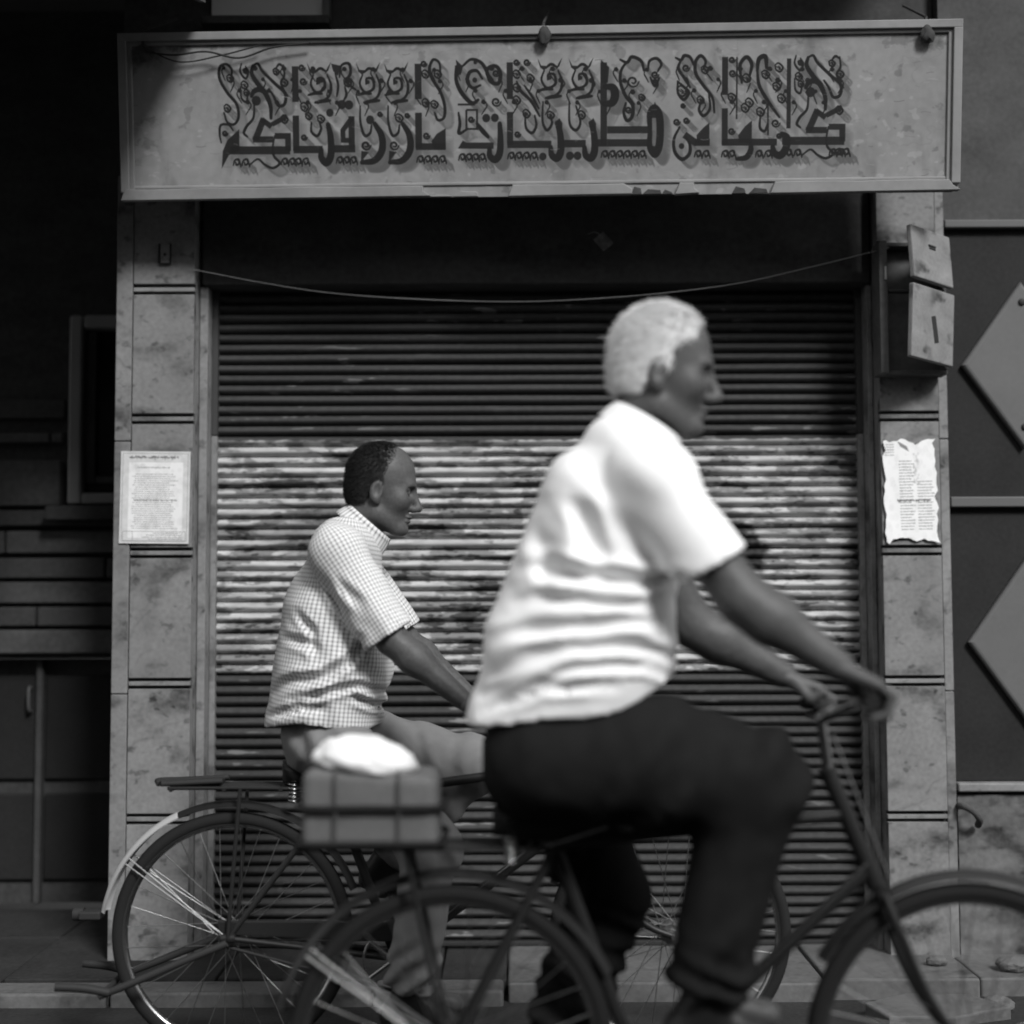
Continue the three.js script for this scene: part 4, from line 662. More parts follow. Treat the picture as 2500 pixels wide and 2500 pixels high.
// a head looking along +x, origin between the ears, about 0.25 m tall
const HEAD = (() => {
  const skull = ell([-0.004, 0.036, 0], [0.098, 0.092, 0.077]), crown = ell([0.0, 0.05, 0], [0.085, 0.078, 0.07]), face = ell([0.032, -0.035, 0], [0.066, 0.084, 0.06]);
  const jaw = cap([0.002, -0.082, 0.046], [0.062, -0.116, 0.016], 0.021, 0.021), chin = ell([0.08, -0.117, 0], [0.021, 0.019, 0.023]), brow = ell([0.084, 0.016, 0], [0.018, 0.014, 0.05]);
  const nose = cap([0.097, 0.002, 0], [0.121, -0.046, 0], 0.0085, 0.0125), wing = ell([0.106, -0.052, 0.013], [0.014, 0.010, 0.009]), cheek = ell([0.06, -0.032, 0.045], [0.026, 0.024, 0.02]);
  const lipU = ell([0.093, -0.077, 0], [0.014, 0.008, 0.022]), lipL = ell([0.091, -0.090, 0], [0.013, 0.008, 0.019]), slit = ell([0.108, -0.083, 0], [0.010, 0.0015, 0.02]);
  const socket = ell([0.096, -0.004, 0.032], [0.02, 0.013, 0.019]), ball = ell([0.076, -0.006, 0.031], [0.0135, 0.0125, 0.0135]), lid = cap([0.087, 0.003, 0.02], [0.083, 0.002, 0.043], 0.004, 0.004);
  const ear = ell([-0.008, -0.018, 0.078], [0.02, 0.033, 0.012]), earIn = ell([-0.004, -0.015, 0.089], [0.011, 0.02, 0.008]), lobe = ell([0.0, -0.046, 0.074], [0.009, 0.011, 0.007]), neckTop = cap([-0.03, -0.05, 0], [-0.045, -0.17, 0], 0.054, 0.057);
  return (x, y, z) => {
    const a = Math.abs(z);
    let d = smin(skull(x, y, z), crown(x, y, z), 0.03); d = smin(d, face(x, y, z), 0.04); d = smin(d, jaw(x, y, a), 0.03); d = smin(d, chin(x, y, z), 0.022); d = smin(d, brow(x, y, z), 0.02); d = smin(d, cheek(x, y, a), 0.03);
    d = smax(d, -socket(x, y, a), 0.014); d = smin(d, ball(x, y, a), 0.003); d = smin(d, lid(x, y, a), 0.006); d = smin(d, nose(x, y, z), 0.013); d = smin(d, wing(x, y, a), 0.008);
    d = smin(d, lipU(x, y, z), 0.006); d = smin(d, lipL(x, y, z), 0.007); d = smax(d, -slit(x, y, z), 0.004); d = smin(d, neckTop(x, y, z), 0.03);
    let e = smax(ear(x, y, a), -earIn(x, y, a), 0.008); e = smin(e, lobe(x, y, a), 0.008);
    return smin(d, e, 0.008);
  };
})();
function placeHead(g, h) { g.scale(h.s, h.s, h.s); g.applyMatrix4(new THREE.Matrix4().makeRotationFromEuler(new THREE.Euler(h.roll || 0, h.yaw || 0, h.pitch, 'YZX'))); return g.translate(...h.at); }

function handField(wr, g, inner) { // a hand closed over a grip that runs along z
  const palm = [], fing = [], L = [0.92, 1.02, 1, 0.86];
  for (let i = 0; i < 4; i++) {
    const u = (i - 1.5) * -inner, z = g[2] + u * 0.0215, k = [g[0] + 0.008, g[1] + 0.036, z], l = L[i];
    palm.push(cap([wr[0], wr[1] - 0.004, wr[2] + u * 0.011], k, 0.017, 0.0125));
    const m = [g[0] + 0.008 + 0.036 * l, g[1] + 0.036 - 0.028 * l, z], t = [g[0] + 0.026, g[1] - 0.029 * l, z], e = [g[0] - 0.004, g[1] - 0.031, z];
    fing.push(blend([cap(k, m, 0.0105, 0.0098), cap(m, t, 0.0098, 0.0088), cap(t, e, 0.0088, 0.0078)], 0.004));
  }
  const base = [lerp(wr[0], g[0], 0.42), lerp(wr[1], g[1], 0.42) + 0.004, lerp(wr[2], g[2], 0.5) + inner * 0.026], mid = [g[0] - 0.016, g[1] + 0.014, g[2] + inner * 0.05], tip = [g[0] + 0.014, g[1] + 0.03, g[2] + inner * 0.062];
  const P = blend(palm, 0.016), Fi = (x, y, z) => Math.min(...fing.map((f) => f(x, y, z))), T = blend([cap(wr, base, 0.022, 0.015), cap(base, mid, 0.015, 0.011), cap(mid, tip, 0.011, 0.009)], 0.008);
  return (x, y, z) => smin(smin(P(x, y, z), Fi(x, y, z), 0.006), T(x, y, z), 0.008);
}
const bounds = (pts, m) => [[0, 1, 2].map((i) => Math.min(...pts.map((p) => p[i])) - m), [0, 1, 2].map((i) => Math.max(...pts.map((p) => p[i])) + m)];
// uv round an axis a-b for cloth (u round, v along, both in metres)
function clothUV(g, frames) {
  const h = g.toNonIndexed(), p = h.attributes.position, uv = new Float32Array(p.count * 2);
  const F = frames.map(({ a, b, r, w = 1 }) => { const A = V(...a), X = V(...b).sub(A), L = X.length(); X.normalize(); const S = V(0, 0, 1).sub(X.clone().multiplyScalar(X.z)).normalize(), Q = S.clone().cross(X); return { A, X, L, S, Q, r, w }; });
  const c = V(), q = V();
  for (let t = 0; t < p.count; t += 3) {
    c.set(0, 0, 0); for (let i = 0; i < 3; i++) c.add(V(p.getX(t + i), p.getY(t + i), p.getZ(t + i))); c.multiplyScalar(1 / 3);
    let best = F[0], bd = 1e9; for (const f of F) { q.copy(c).sub(f.A); const s = clamp(q.dot(f.X), 0, f.L), d = q.addScaledVector(f.X, -s).length() / f.r; if (d < bd) { bd = d; best = f; } }
    let u0 = 0; for (let i = 0; i < 3; i++) { q.set(p.getX(t + i), p.getY(t + i), p.getZ(t + i)).sub(best.A); let a = Math.atan2(q.dot(best.Q), q.dot(best.S)); if (i === 0) u0 = a; else { if (a - u0 > Math.PI) a -= 2 * Math.PI; if (a - u0 < -Math.PI) a += 2 * Math.PI; } uv[2 * (t + i)] = a * best.r; uv[2 * (t + i) + 1] = q.dot(best.X); }
  }
  h.setAttribute('uv', new THREE.BufferAttribute(uv, 2)); return h;
}
function collar(c, tilt, rx, rz, hgt, gap) { // folded shirt collar round the neck, open in front
  const e1 = V(Math.cos(tilt), -Math.sin(tilt), 0), e2 = V(Math.sin(tilt), Math.cos(tilt), 0), N = 64, prof = [[0.99, -0.012], [0.965, 0.012], [0.955, 0.016], [0.985, 0.019], [1.06, 0.004], [1.17, -1], [1.14, -1.03], [1.02, -0.002]], pos = [], uv = [], idx = [], K = prof.length;
  for (let i = 0; i <= N; i++) { const f = lerp(gap, Math.PI * 2 - gap, i / N), front = Math.pow(Math.max(0, Math.cos(f)), 3);
    for (let k = 0; k <= K; k++) { const [r, h0] = prof[k % K], h = h0 <= -1 ? -(hgt * (0.75 + 0.9 * front)) + (h0 < -1 ? -0.002 : 0) : h0, v = V(...c).addScaledVector(e1, Math.cos(f) * rx * r).addScaledVector(V(0, 0, 1), Math.sin(f) * rz * r).addScaledVector(e2, h); pos.push(v.x, v.y, v.z); uv.push(f * 0.07, k * 0.01); } }
  for (let i = 0; i < N; i++) for (let k = 0; k < K; k++) { const a = i * (K + 1) + k, b = a + K + 1; idx.push(a, b, a + 1, a + 1, b, b + 1); }
  for (const s of [0, N]) for (let k = 1; k < K - 1; k++) { const o = s * (K + 1); s ? idx.push(o, o + k, o + k + 1) : idx.push(o, o + k + 1, o + k); }
  const g = new THREE.BufferGeometry(); g.setAttribute('position', new THREE.Float32BufferAttribute(pos, 3)); g.setAttribute('uv', new THREE.Float32BufferAttribute(uv, 2)); g.setIndex(idx); g.computeVertexNormals(); return g;
}

// creases pressed into cloth: [depth, width, polyline in the side view]; zc and half-width let them fade round the body
function creases(list) {
  const segs = list.flatMap(([a, w, p]) => p.slice(1).map((q, i) => [a, w, p[i][0], p[i][1], q[0] - p[i][0], q[1] - p[i][1]])), n = list.length, per = list.map(([, , p]) => p.length - 1);
  return (x, y, z) => { const wx = x + 0.012 * N3(x * 9, y * 9, z * 9), wy = y + 0.014 * N3(x * 8 + 5, y * 8, z * 8); let s = 0, k = 0;
    for (let i = 0; i < n; i++) { let best = 1, a = 0, w = 1, at = 0; for (let j = 0; j < per[i]; j++, k++) { const g = segs[k], px = wx - g[2], py = wy - g[3], t = clamp((px * g[4] + py * g[5]) / (g[4] * g[4] + g[5] * g[5])), d = Math.hypot(px - g[4] * t, py - g[5] * t); if (d < best) { best = d; a = g[0]; w = g[1]; at = (j + t) / per[i]; } } a *= 0.25 + 0.75 * sstep(0, 0.35, at) * sstep(1, 0.65, at); if (at <= 0 || at >= 1) a *= 0.6; if (best < 4 * w) s += -a * Math.exp(-best * best / (w * w)) + 0.55 * a * Math.exp(-Math.pow(best / w - 1.9, 2) * 1.6); }
    return s; };
}
const SHIRT_FAR = creases([[0.018, 0.014, [[-0.696, 1.081], [-0.621, 1.118], [-0.538, 1.122], [-0.465, 1.159], [-0.428, 1.226]]], [0.015, 0.011, [[-0.63, 1.05], [-0.517, 1.075], [-0.434, 1.087], [-0.354, 1.061]]], [0.012, 0.011, [[-0.718, 1.01], [-0.61, 1.033], [-0.531, 1.022]]], [0.011, 0.013, [[-0.661, 1.23], [-0.6, 1.223], [-0.552, 1.2]]], [0.013, 0.011, [[-0.477, 1.059], [-0.413, 1.035], [-0.35, 1.007]]], [0.01, 0.012, [[-0.623, 1.311], [-0.577, 1.265], [-0.561, 1.173]]], [0.008, 0.013, [[-0.5, 1.403], [-0.423, 1.311]]], [0.008, 0.013, [[-0.546, 1.418], [-0.469, 1.288]]]]), SHIRT_NEAR = creases([[0.024, 0.018, [[0.344, 1.36], [0.238, 1.378], [0.127, 1.386], [0.038, 1.4]]], [0.018, 0.013, [[0.355, 1.333], [0.249, 1.328], [0.138, 1.341], [0.01, 1.324]]], [0.015, 0.013, [[0.338, 1.311], [0.205, 1.283], [0.082, 1.272], [-0.046, 1.252]]], [0.018, 0.015, [[0.383, 1.197], [0.26, 1.24], [0.127, 1.24], [-0.04, 1.185]]], [0.013, 0.012, [[0.416, 1.151], [0.283, 1.2], [0.138, 1.2], [-0.068, 1.13]]], [0.016, 0.02, [[0.116, 1.569], [0.16, 1.469], [0.205, 1.386]]], [0.012, 0.011, [[0.216, 1.155], [0.06, 1.16], [-0.062, 1.096]]], [0.012, 0.02, [[0.049, 1.48], [0.082, 1.413], [0.06, 1.336]]]]);
const SKIN = bake(256, 256, tile((u, v) => 0.08 + 0.03 * fbm(u * 5, v * 5, 171, 4) + 0.03 * fbm(u * 30, v * 30, 173, 3) + 0.02 * fbm(u * 90, v * 90, 175, 1)));
// short hairs rooted over the scalp where the hair shows, combed back and down with some disorder
function hairStrands(g, count, len) {
  const p = g.attributes.position, nn = g.attributes.normal, idx = g.index.array, T = idx.length / 3, pos = [], A = V(), N = V(), D = V(), S = V(), U = V();
  for (let i = 0, made = 0; made < count && i < count * 4; i++) {
    const t = (rnd() * T) | 0, k = idx[t * 3 + ((rnd() * 3) | 0)]; A.set(p.getX(k) + rr(-0.002, 0.002), p.getY(k) + rr(-0.002, 0.002), p.getZ(k) + rr(-0.002, 0.002)); N.set(nn.getX(k), nn.getY(k), nn.getZ(k));
    if (HEAD(A.x, A.y, A.z) < -0.003) continue; made++;
    D.set(-0.55, -0.8 * (1 - sstep(0.0, 0.12, A.y)), 0).addScaledVector(N, 0.55 + rr(-0.2, 0.35)).add(V(rr(-0.35, 0.35), rr(-0.35, 0.35), rr(-0.35, 0.35))).normalize(); S.copy(D).cross(N).normalize(); U.copy(D).cross(S);
    const l = len * rr(0.6, 1.25), w = 0.0006, m = A.clone().addScaledVector(D, l * 0.55).addScaledVector(N, -l * 0.06), e = A.clone().addScaledVector(D, l).addScaledVector(N, -l * 0.25);
    const ring = (c, r) => [0, 2.094, 4.189].map((a) => c.clone().addScaledVector(S, Math.cos(a) * r).addScaledVector(U, Math.sin(a) * r)), r0 = ring(A, w), r1 = ring(m, w * 0.85);
    for (let q = 0; q < 3; q++) { const b = (q + 1) % 3; for (const v of [r0[q], r0[b], r1[q], r0[b], r1[b], r1[q], r1[q], r1[b], e]) pos.push(v.x, v.y, v.z); }
  }
  const h = new THREE.BufferGeometry(); h.setAttribute('position', new THREE.Float32BufferAttribute(pos, 3)); h.computeVertexNormals(); return h;
}
function person(o) {
  const P = thing('person', o.label, 'person', o.base), B = o.base, J = o.j;
  const add = (name, g, m, parent = P) => part(name, g.translate(-B[0], -B[1], -B[2]), m, parent);
  // --- body: one continuous field, head and hands on finer grids
  const limbs = [cap(J.pelvis, J.waist, 0.115, 0.1, 1.15), cap(J.waist, J.chest, 0.1, 0.105, 1.3), cap(J.chest, J.neck, 0.1, 0.055, 1.1), cap(J.sl, J.sr, 0.052)];
  for (const s of ['l', 'r']) {
    const sh = J['s' + s], el = J['e' + s], wr = J['w' + s], hp = J['h' + s], kn = J['k' + s], an = J['a' + s], to = J['t' + s];
    const mid = sh.map((v, i) => lerp(v, el[i], 0.45)), fm = el.map((v, i) => lerp(v, wr[i], 0.3));
    const q = o.arm; limbs.push(cap(sh, mid, 0.053 * q, 0.05 * q), cap(mid, el, 0.05 * q, 0.04 * q), cap(el, fm, 0.041 * q, 0.043 * q), cap(fm, wr, 0.043 * q, 0.027 * q), cap(hp, kn, 0.078, 0.054), cap(kn, an, 0.054, 0.036), cap(an, to, 0.035, 0.028));
  }
  const bodyF = blend(limbs, 0.035), [lo, hi] = bounds(Object.values(J), 0.14);
  const geos = [nets(bodyF, lo, hi, 0.0115)];
  const h = o.head, hg = nets(HEAD, [-0.13, -0.19, -0.11], [0.145, 0.15, 0.11], 0.0034); geos.push(placeHead(hg, h));
  for (const [s, inner] of [['l', 1], ['r', -1]]) { const f = handField(J['w' + s], o.grip[s], inner), [a, b] = bounds([J['w' + s], o.grip[s]], 0.075); geos.push(nets(f, a, b, 0.0036)); }
  const skin = grey(1, 0.52, { map: SKIN, bumpMap: marbleBump, bumpScale: 0.0016, specularIntensity: 0.6 });
  const body = add('body', mUV(join(geos.map((g) => g)), 0.25), skin);
  // --- eyes and brows
  for (const s of [-1, 1]) {
    const e = placeHead(new THREE.SphereGeometry(0.0125, 16, 12).translate(0.0785, -0.006, s * 0.031), h); add('eye', e, grey(0.10, 0.3), P);
    add('eyebrow', placeHead(tube([[0.092, 0.017, s * 0.016], [0.093, 0.022, s * 0.03], [0.083, 0.018, s * 0.048]], 0.004, 12, 6), h), o.hairMat, P);
  }
  // --- hair: a rough cap over the skull, cut along the hairline
  const hA = ell([-0.006, 0.037, 0], [0.103, 0.098, 0.082]), hB = ell([-0.036, -0.012, 0], [0.069, 0.074, 0.069]);
  const hairF = (x, y, z) => { const n = o.curl * (0.004 * fbm(x * 60, y * 60, z * 60, 2) + 0.0022 * N3(x * 200, y * 70, z * 200)); const hl = o.hairline(x, y, z) + 0.012 * fbm(x * 45 + 7, y * 45, z * 45, 3); return smin(hA(x, y, z), hB(x, y, z), 0.02) - n * sstep(0, 0.03, hl) - lerp(-0.02, o.hairThick, sstep(-0.016, 0.022, hl)); };
  const capG = nets(hairF, [-0.14, -0.11, -0.11], [0.12, 0.16, 0.11], 0.0036), strand = hairStrands(capG, o.strands, o.strandLen);
  add('hair', placeHead(mUV(join([mUV(capG, 0.1), strand]), 0.1), h), o.hairMat);
  if (o.moustache) add('moustache', placeHead(join([-1, 1].map((s) => tube([[0.107, -0.064, 0], [0.104, -0.067, s * 0.012], [0.09, -0.073, s * 0.027]], 0.0055, 14, 8))), h), o.hairMat);
  // --- shirt
  const S = o.shirt, inside = (x, y, z) => bodyF(x, y, z) - 0.007;
  const shF = (x, y, z) => { let d = S.field(x, y, z); if (d > 0.05) return d; d -= S.fold(x, y, z); const c = S.cut(x, y, z); return smax(smax(d, -c, 0.003), -Math.max(d + 0.012, c - 0.07), 0.003); };
  const [sl, sh] = bounds(S.pts, S.margin), sg = clothUV(nets(shF, sl, sh, S.cell), S.frames);
  const shirt = add('shirt', sg, S.mat); add('collar', collar(...S.collar), S.mat, P);
  // --- trousers and shoes
  const T = o.trousers, trF = (x, y, z) => { let d = T.field(x, y, z); if (d > 0.06) return d; d -= T.fold(x, y, z); return smax(smax(d, -T.cut(x, y, z), 0.004), -Math.max(inside(x, y, z) + 0.002, -0.02), 0.004); };
  const [tl, th] = bounds(T.pts, 0.15), tg = clothUV(nets(trF, tl, th, 0.0095), T.frames); add('trousers', tg, T.mat);
  for (const s of ['l', 'r']) {
    const a = J['a' + s], t = J['t' + s], d = V(t[0] - a[0], t[1] - a[1], t[2] - a[2]).normalize(), at = (k, dn) => [a[0] + d.x * k, a[1] + d.y * k - dn, a[2] + d.z * k];
    const heel = at(-0.045, 0.062), ball = at(0.10, 0.055), toe = at(0.165, 0.058), up = blend([cap(a, heel, 0.046, 0.036), cap(heel, ball, 0.036, 0.042, 1.1), cap(ball, toe, 0.042, 0.028, 1.25), cap(a, ball, 0.044, 0.04)], 0.03);
    const nrm = V(-d.y, d.x, 0).normalize(), sole = (x, y, z) => -((x - heel[0]) * nrm.x + (y - heel[1]) * nrm.y) - 0.033, coll = (x, y, z) => (x - a[0]) * nrm.x + (y - a[1]) * nrm.y - 0.03;
    const f = (x, y, z) => smax(smax(up(x, y, z), sole(x, y, z), 0.006), coll(x, y, z), 0.006), [b0, b1] = bounds([a, heel, toe], 0.06);
    add('shoe', nets(f, b0, b1, 0.006), o.shoeMat);
  }
  return P;
}
const plane = (p, n) => { const v = V(...n).normalize(); return (x, y, z) => (x - p[0]) * v.x + (y - p[1]) * v.y + (z - p[2]) * v.z; };

// --- rider in the checked shirt, by the shutter
{
  const z = ZF, J = {
    pelvis: [-0.545, 0.95, z], waist: [-0.55, 1.12, z], chest: [-0.51, 1.36, z], neck: [-0.465, 1.555, z],
    sl: [-0.51, 1.475, z - 0.175], sr: [-0.50, 1.48, z + 0.175], el: [-0.35, 1.225, z - 0.225], er: [-0.345, 1.23, z + 0.225], wl: [-0.135, 1.04, z - 0.245], wr: [-0.128, 1.046, z + 0.245],
    hl: [-0.52, 0.925, z - 0.085], hr: [-0.52, 0.925, z + 0.085], kl: [-0.115, 0.84, z - 0.12], kr: [-0.235, 0.625, z + 0.12], al: [-0.385, 0.545, z - 0.115], ar: [-0.30, 0.205, z + 0.115], tl: [-0.26, 0.51, z - 0.12], tr: [-0.17, 0.185, z + 0.125],
  };
  const sleeveR = [-0.372, 1.275, z + 0.215], sleeveL = [-0.375, 1.27, z - 0.215];
  const torsoF = blend([cap([-0.495, 1.475, z], [-0.525, 1.31, z], 0.105, 0.152, 1.28), cap([-0.525, 1.31, z], [-0.535, 1.15, z], 0.152, 0.166, 1.18), cap([-0.535, 1.15, z], [-0.568, 0.965, z], 0.166, 0.17, 1.15), cap(J.sl, J.sr, 0.078, 0.078), cap([-0.505, 1.50, z - 0.08], [-0.505, 1.50, z + 0.08], 0.075)], 0.05), armR = cap([-0.505, 1.475, z + 0.18], [-0.318, 1.189, z + 0.228], 0.076, 0.077), armL = cap([-0.51, 1.47, z - 0.18], [-0.321, 1.184, z - 0.228], 0.076, 0.077);
  const field = (x, y, q) => smin(torsoF(x, y, q), q > z ? armR(x, y, q) : armL(x, y, q), 0.035);
  const neckF = cap([-0.47, 1.53, z], [-0.40, 1.66, z], 0.07, 0.085), cutS = [plane([-0.352, 1.236, z + 0.22], [-0.55, 0.83, 0]), plane([-0.355, 1.232, z - 0.22], [-0.55, 0.83, 0])];
  const far = grey(1, 0.9, { sheen: 0.2, map: (() => { const P = 0.0125, t = bake(128, 128, (u, v) => { const a = Math.cos(u * Math.PI * 8) * 0.5 + 0.5, b = Math.cos(v * Math.PI * 8) * 0.5 + 0.5; return 0.72 - 0.36 * Math.pow(a, 3) - 0.22 * Math.pow(b, 3) - 0.05 * a * b; }); t.repeat.set(1 / (P * 4), 1 / (P * 4)); return t; })() });
  person({
    label: 'man in short sleeved checked shirt riding past the whitewashed shutter', base: [-0.5, 0, z], j: J, grip: { l: [-0.05, 0.972, z - 0.255], r: [-0.05, 0.972, z + 0.255] }, skin: 0.085,
    head: { at: [-0.395, 1.680, z], pitch: -0.15, yaw: 0.04, s: 1.0 }, hairMat: grey(1, 0.7, { map: bake(256, 256, tile((u, v) => 0.018 + 0.03 * Math.max(0, fbm(u * 60, v * 12, 181, 3)) + 0.012 * fbm(u * 90, v * 30, 183, 2))), specularIntensity: 0.3 }), hairThick: 0.001, curl: 0.5, strands: 9000, strandLen: 0.012, arm: 1.0, shoeMat: grey(0.02, 0.4), moustache: false,
    hairline: (x, y) => { const xf = y > 0.03 ? lerp(0.022, 0.044, sstep(0.03, 0.1, y)) : lerp(-0.02, 0.024, sstep(-0.03, 0.005, y)); return -Math.max(x - xf, -(y + 0.078)); },
    shirt: { field, cell: 0.0072, margin: 0.19, pts: [[-0.60, 1.0, z], [-0.46, 1.0, z], [-0.5, 1.44, z], J.sl, J.sr, sleeveR, sleeveL], mat: far,
      cut: (x, y, q) => { const hem = y - (0.972 + 0.012 * Math.sin(x * 18) + 0.02 * sstep(-0.45, -0.35, x)); const neck = neckF(x, y, q); const c = q > z ? Math.max(cutS[0](x, y, q), armR(x, y, q) - torsoF(x, y, q)) : Math.max(cutS[1](x, y, q), armL(x, y, q) - torsoF(x, y, q)), d = Math.min(hem, neck, c); return d; },
      fold: (x, y, q) => { const n = fbm(x * 5, y * 5, q * 5, 3); return SHIRT_FAR(x, y, q) + 0.004 * Math.sin((x * 0.8 + y * 0.5 + 0.03 * n) * 75) * sstep(-0.1, 0.3, N3(x * 5 + 3, y * 5, q * 5)) + 0.009 * n; },
      frames: [{ a: [-0.56, 0.95, z], b: [-0.50, 1.48, z], r: 0.17 }, { a: J.sr, b: sleeveR, r: 0.08 }, { a: J.sl, b: sleeveL, r: 0.08 }], collar: [[-0.44, 1.563, z], 0.72, 0.083, 0.074, 0.034, 0.2] },
    trousers: { field: blend([cap([-0.555, 0.93, z], [-0.55, 1.02, z], 0.135, 0.125, 1.2), cap(J.hr, J.kr, 0.105, 0.082), cap(J.kr, [-0.295, 0.25, z + 0.115], 0.08, 0.072), cap(J.hl, J.kl, 0.105, 0.082), cap(J.kl, [-0.36, 0.58, z - 0.115], 0.08, 0.072)], 0.04), pts: [J.pelvis, J.hl, J.hr, J.kl, J.kr, J.al, J.ar], mat: grey(1, 0.9, { map: bake(128, 128, tile((u, v) => 0.19 + 0.05 * fbm(u * 30, v * 30, 141, 3))), bumpMap: marbleBump, bumpScale: 0.001 }),
      cut: (x, y, q) => { const a = plane([-0.297, 0.215, z + 0.115], [0.1, 1, 0])(x, y, q), b = plane([-0.38, 0.55, z - 0.115], [0.6, 0.75, 0])(x, y, q); return Math.min(1.04 - y, q > z ? a : x < -0.30 && y < 0.7 ? b : 1); },
      fold: (x, y, q) => { const low = sstep(0.42, 0.25, y), n = fbm(x * 6, y * 6, q * 6, 3); return 0.011 * low * Math.sin((y - x * 0.8 + 0.04 * n) * 95) + 0.007 * n + 0.005 * Math.sin((x + y * 0.3) * 60 + 6 * n) * sstep(0.35, 0.55, y); }, frames: [{ a: J.ar, b: J.kr, r: 0.07 }, { a: J.kr, b: J.hr, r: 0.09 }, { a: J.al, b: J.kl, r: 0.07 }, { a: J.kl, b: J.hl, r: 0.09 }] },
  });
}
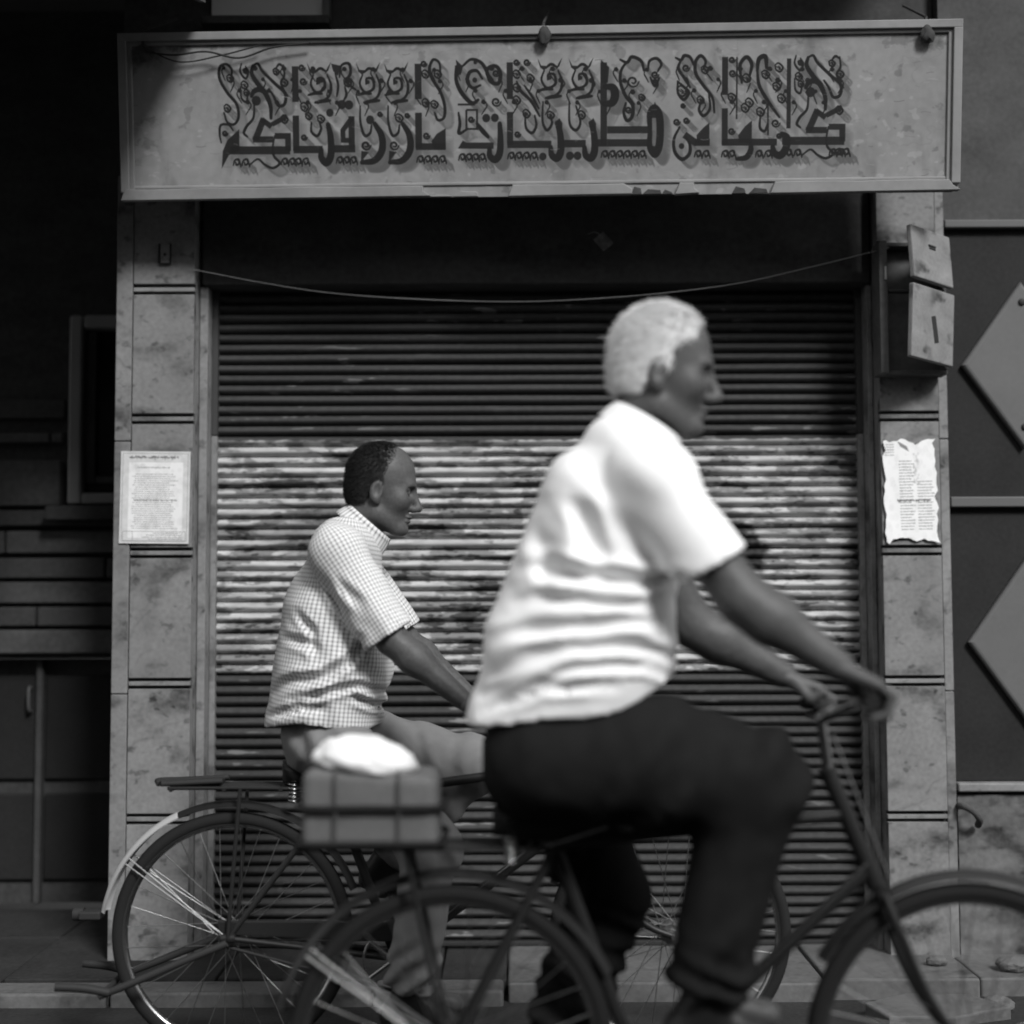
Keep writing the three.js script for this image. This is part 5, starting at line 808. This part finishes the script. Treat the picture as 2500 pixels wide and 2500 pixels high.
// --- rider in the white shirt, nearer the camera
{
  const z = ZN, J = {
    pelvis: [0.075, 1.01, z], waist: [0.13, 1.19, z], chest: [0.21, 1.44, z], neck: [0.275, 1.70, z],
    sl: [0.275, 1.565, z - 0.18], sr: [0.30, 1.585, z + 0.18], el: [0.425, 1.275, z - 0.225], er: [0.475, 1.335, z + 0.23], wl: [0.645, 1.155, z - 0.245], wr: [0.668, 1.195, z + 0.25],
    hl: [0.085, 0.985, z - 0.09], hr: [0.085, 0.99, z + 0.09], kl: [0.225, 0.63, z - 0.27], kr: [0.508, 0.957, z + 0.135], al: [0.095, 0.285, z - 0.13], ar: [0.40, 0.49, z + 0.125], tl: [0.215, 0.255, z - 0.14], tr: [0.53, 0.47, z + 0.135],
  };
  const sleeveR = [0.395, 1.43, z + 0.215], sleeveL = [0.355, 1.41, z - 0.21];
  const torsoF = blend([cap([0.25, 1.645, z], [0.215, 1.53, z], 0.10, 0.152, 1.3), cap([0.215, 1.53, z], [0.185, 1.38, z], 0.155, 0.172, 1.2), cap([0.185, 1.38, z], [0.150, 1.22, z], 0.172, 0.198, 1.12), cap([0.146, 1.22, z], [0.108, 1.04, z], 0.20, 0.212, 1.05), cap(J.sl, J.sr, 0.085, 0.085), cap([0.27, 1.64, z - 0.08], [0.27, 1.64, z + 0.08], 0.075)], 0.055), armR = cap([0.295, 1.575, z + 0.18], [0.455, 1.345, z + 0.23], 0.08, 0.084), armL = cap([0.27, 1.555, z - 0.18], [0.415, 1.325, z - 0.226], 0.08, 0.084), neckF = cap([0.268, 1.68, z], [0.33, 1.83, z], 0.072, 0.09);
  const field = (x, y, q) => smin(torsoF(x, y, q), q > z ? armR(x, y, q) : armL(x, y, q), 0.04);
  const cR = plane([0.412, 1.40, z + 0.22], [-0.5, 0.86, 0]), cL = plane([0.372, 1.38, z - 0.22], [-0.5, 0.86, 0]);
  person({
    label: 'grey haired man in loose white shirt and dark trousers riding a bicycle', base: [0.1, 0, z], j: J, grip: { l: [0.715, 1.088, z - 0.255], r: [0.726, 1.125, z + 0.26] }, skin: 0.085,
    head: { at: [0.338, 1.848, z], pitch: -0.12, yaw: -0.1, s: 1.06 }, hairMat: grey(1, 0.9, { map: bake(256, 256, tile((u, v) => 0.72 + 0.2 * fbm(u * 50, v * 10, 185, 4) + 0.1 * fbm(u * 6, v * 6, 187, 2))) }), hairThick: 0.004, curl: 0.8, strands: 9000, strandLen: 0.019, arm: 1.2, shoeMat: grey(0.02, 0.4), moustache: false,
    hairline: (x, y) => { const xf = y > 0.03 ? lerp(0.028, 0.082, sstep(0.03, 0.075, y)) : lerp(-0.02, 0.028, sstep(-0.04, 0.0, y)); return -Math.max(x - xf, -(y + 0.066)); },
    shirt: { field, cell: 0.0075, margin: 0.2, pts: [[0.05, 1.05, z], [0.22, 1.05, z], [0.25, 1.6, z], J.sl, J.sr, sleeveR, sleeveL], mat: grey(1, 0.9, { sheen: 0.2, map: bake(256, 256, tile((u, v) => 0.78 + 0.03 * fbm(u * 6, v * 6, 151, 4) + 0.05 * fbm(u * 60, v * 60, 153, 2))), bumpMap: marbleBump, bumpScale: 0.0008 }),
      cut: (x, y, q) => { const hem = y - (1.075 + 0.30 * (x - 0.06) * sstep(-0.05, 0.35, x) + 0.01 * Math.sin(x * 20)), neck = neckF(x, y, q), c = q > z ? Math.max(cR(x, y, q), armR(x, y, q) - torsoF(x, y, q)) : Math.max(cL(x, y, q), armL(x, y, q) - torsoF(x, y, q)), d = Math.min(hem, neck, c); return d; },
      fold: (x, y, q) => { const n = fbm(x * 4, y * 4, q * 4, 3); return SHIRT_NEAR(x, y, q) + 0.005 * Math.sin((x * 0.9 + y * 0.55 + 0.06 * n) * 40) * sstep(-0.2, 0.3, N3(x * 3 + 5, y * 3, q * 3)) + 0.011 * n; },
      frames: [{ a: [0.14, 1.05, z], b: [0.26, 1.6, z], r: 0.18 }, { a: J.sr, b: sleeveR, r: 0.09 }, { a: J.sl, b: sleeveL, r: 0.09 }], collar: [[0.295, 1.715, z], 0.55, 0.088, 0.078, 0.036, 0.2] },
    trousers: { field: blend([cap([0.07, 0.985, z], [0.1, 1.1, z], 0.145, 0.135, 1.18), cap([0.085, 1.0, z + 0.09], [0.3, 0.99, z + 0.115], 0.135, 0.135), cap([0.3, 0.99, z + 0.115], J.kr, 0.135, 0.108), cap(J.kr, [0.405, 0.53, z + 0.125], 0.098, 0.088), cap(J.hl, J.kl, 0.125, 0.095), cap(J.kl, [0.10, 0.33, z - 0.135], 0.09, 0.08)], 0.05), pts: [J.pelvis, J.hl, J.hr, J.kl, J.kr, J.al, J.ar], mat: grey(1, 0.95, { specularIntensity: 0.08, map: bake(128, 128, tile((u, v) => 0.015 + 0.006 * fbm(u * 20, v * 20, 161, 3))), bumpMap: marbleBump, bumpScale: 0.001 }),
      cut: (x, y, q) => { const a = plane([0.402, 0.515, z + 0.125], [0.2, 0.98, 0])(x, y, q), b = plane([0.10, 0.305, z - 0.135], [0.3, 0.95, 0])(x, y, q); return Math.min(1.13 - y, q > z && x > 0.25 ? a : q < z ? b : 1); },
      fold: (x, y, q) => { const n = fbm(x * 6, y * 6, q * 6, 3); return 0.012 * n + 0.011 * Math.sin((x * 0.8 - y * 0.5 + 0.05 * n) * 60) * sstep(-0.2, 0.2, N3(x * 4, y * 4, q * 4)) + 0.008 * Math.sin((y + 0.4 * x) * 110 + 8 * n) * sstep(0.66, 0.54, y); }, frames: [{ a: J.ar, b: J.kr, r: 0.08 }, { a: J.kr, b: J.hr, r: 0.1 }, { a: J.al, b: J.kl, r: 0.08 }, { a: J.kl, b: J.hl, r: 0.1 }] },
  });
}

renderer.render(scene, camera);
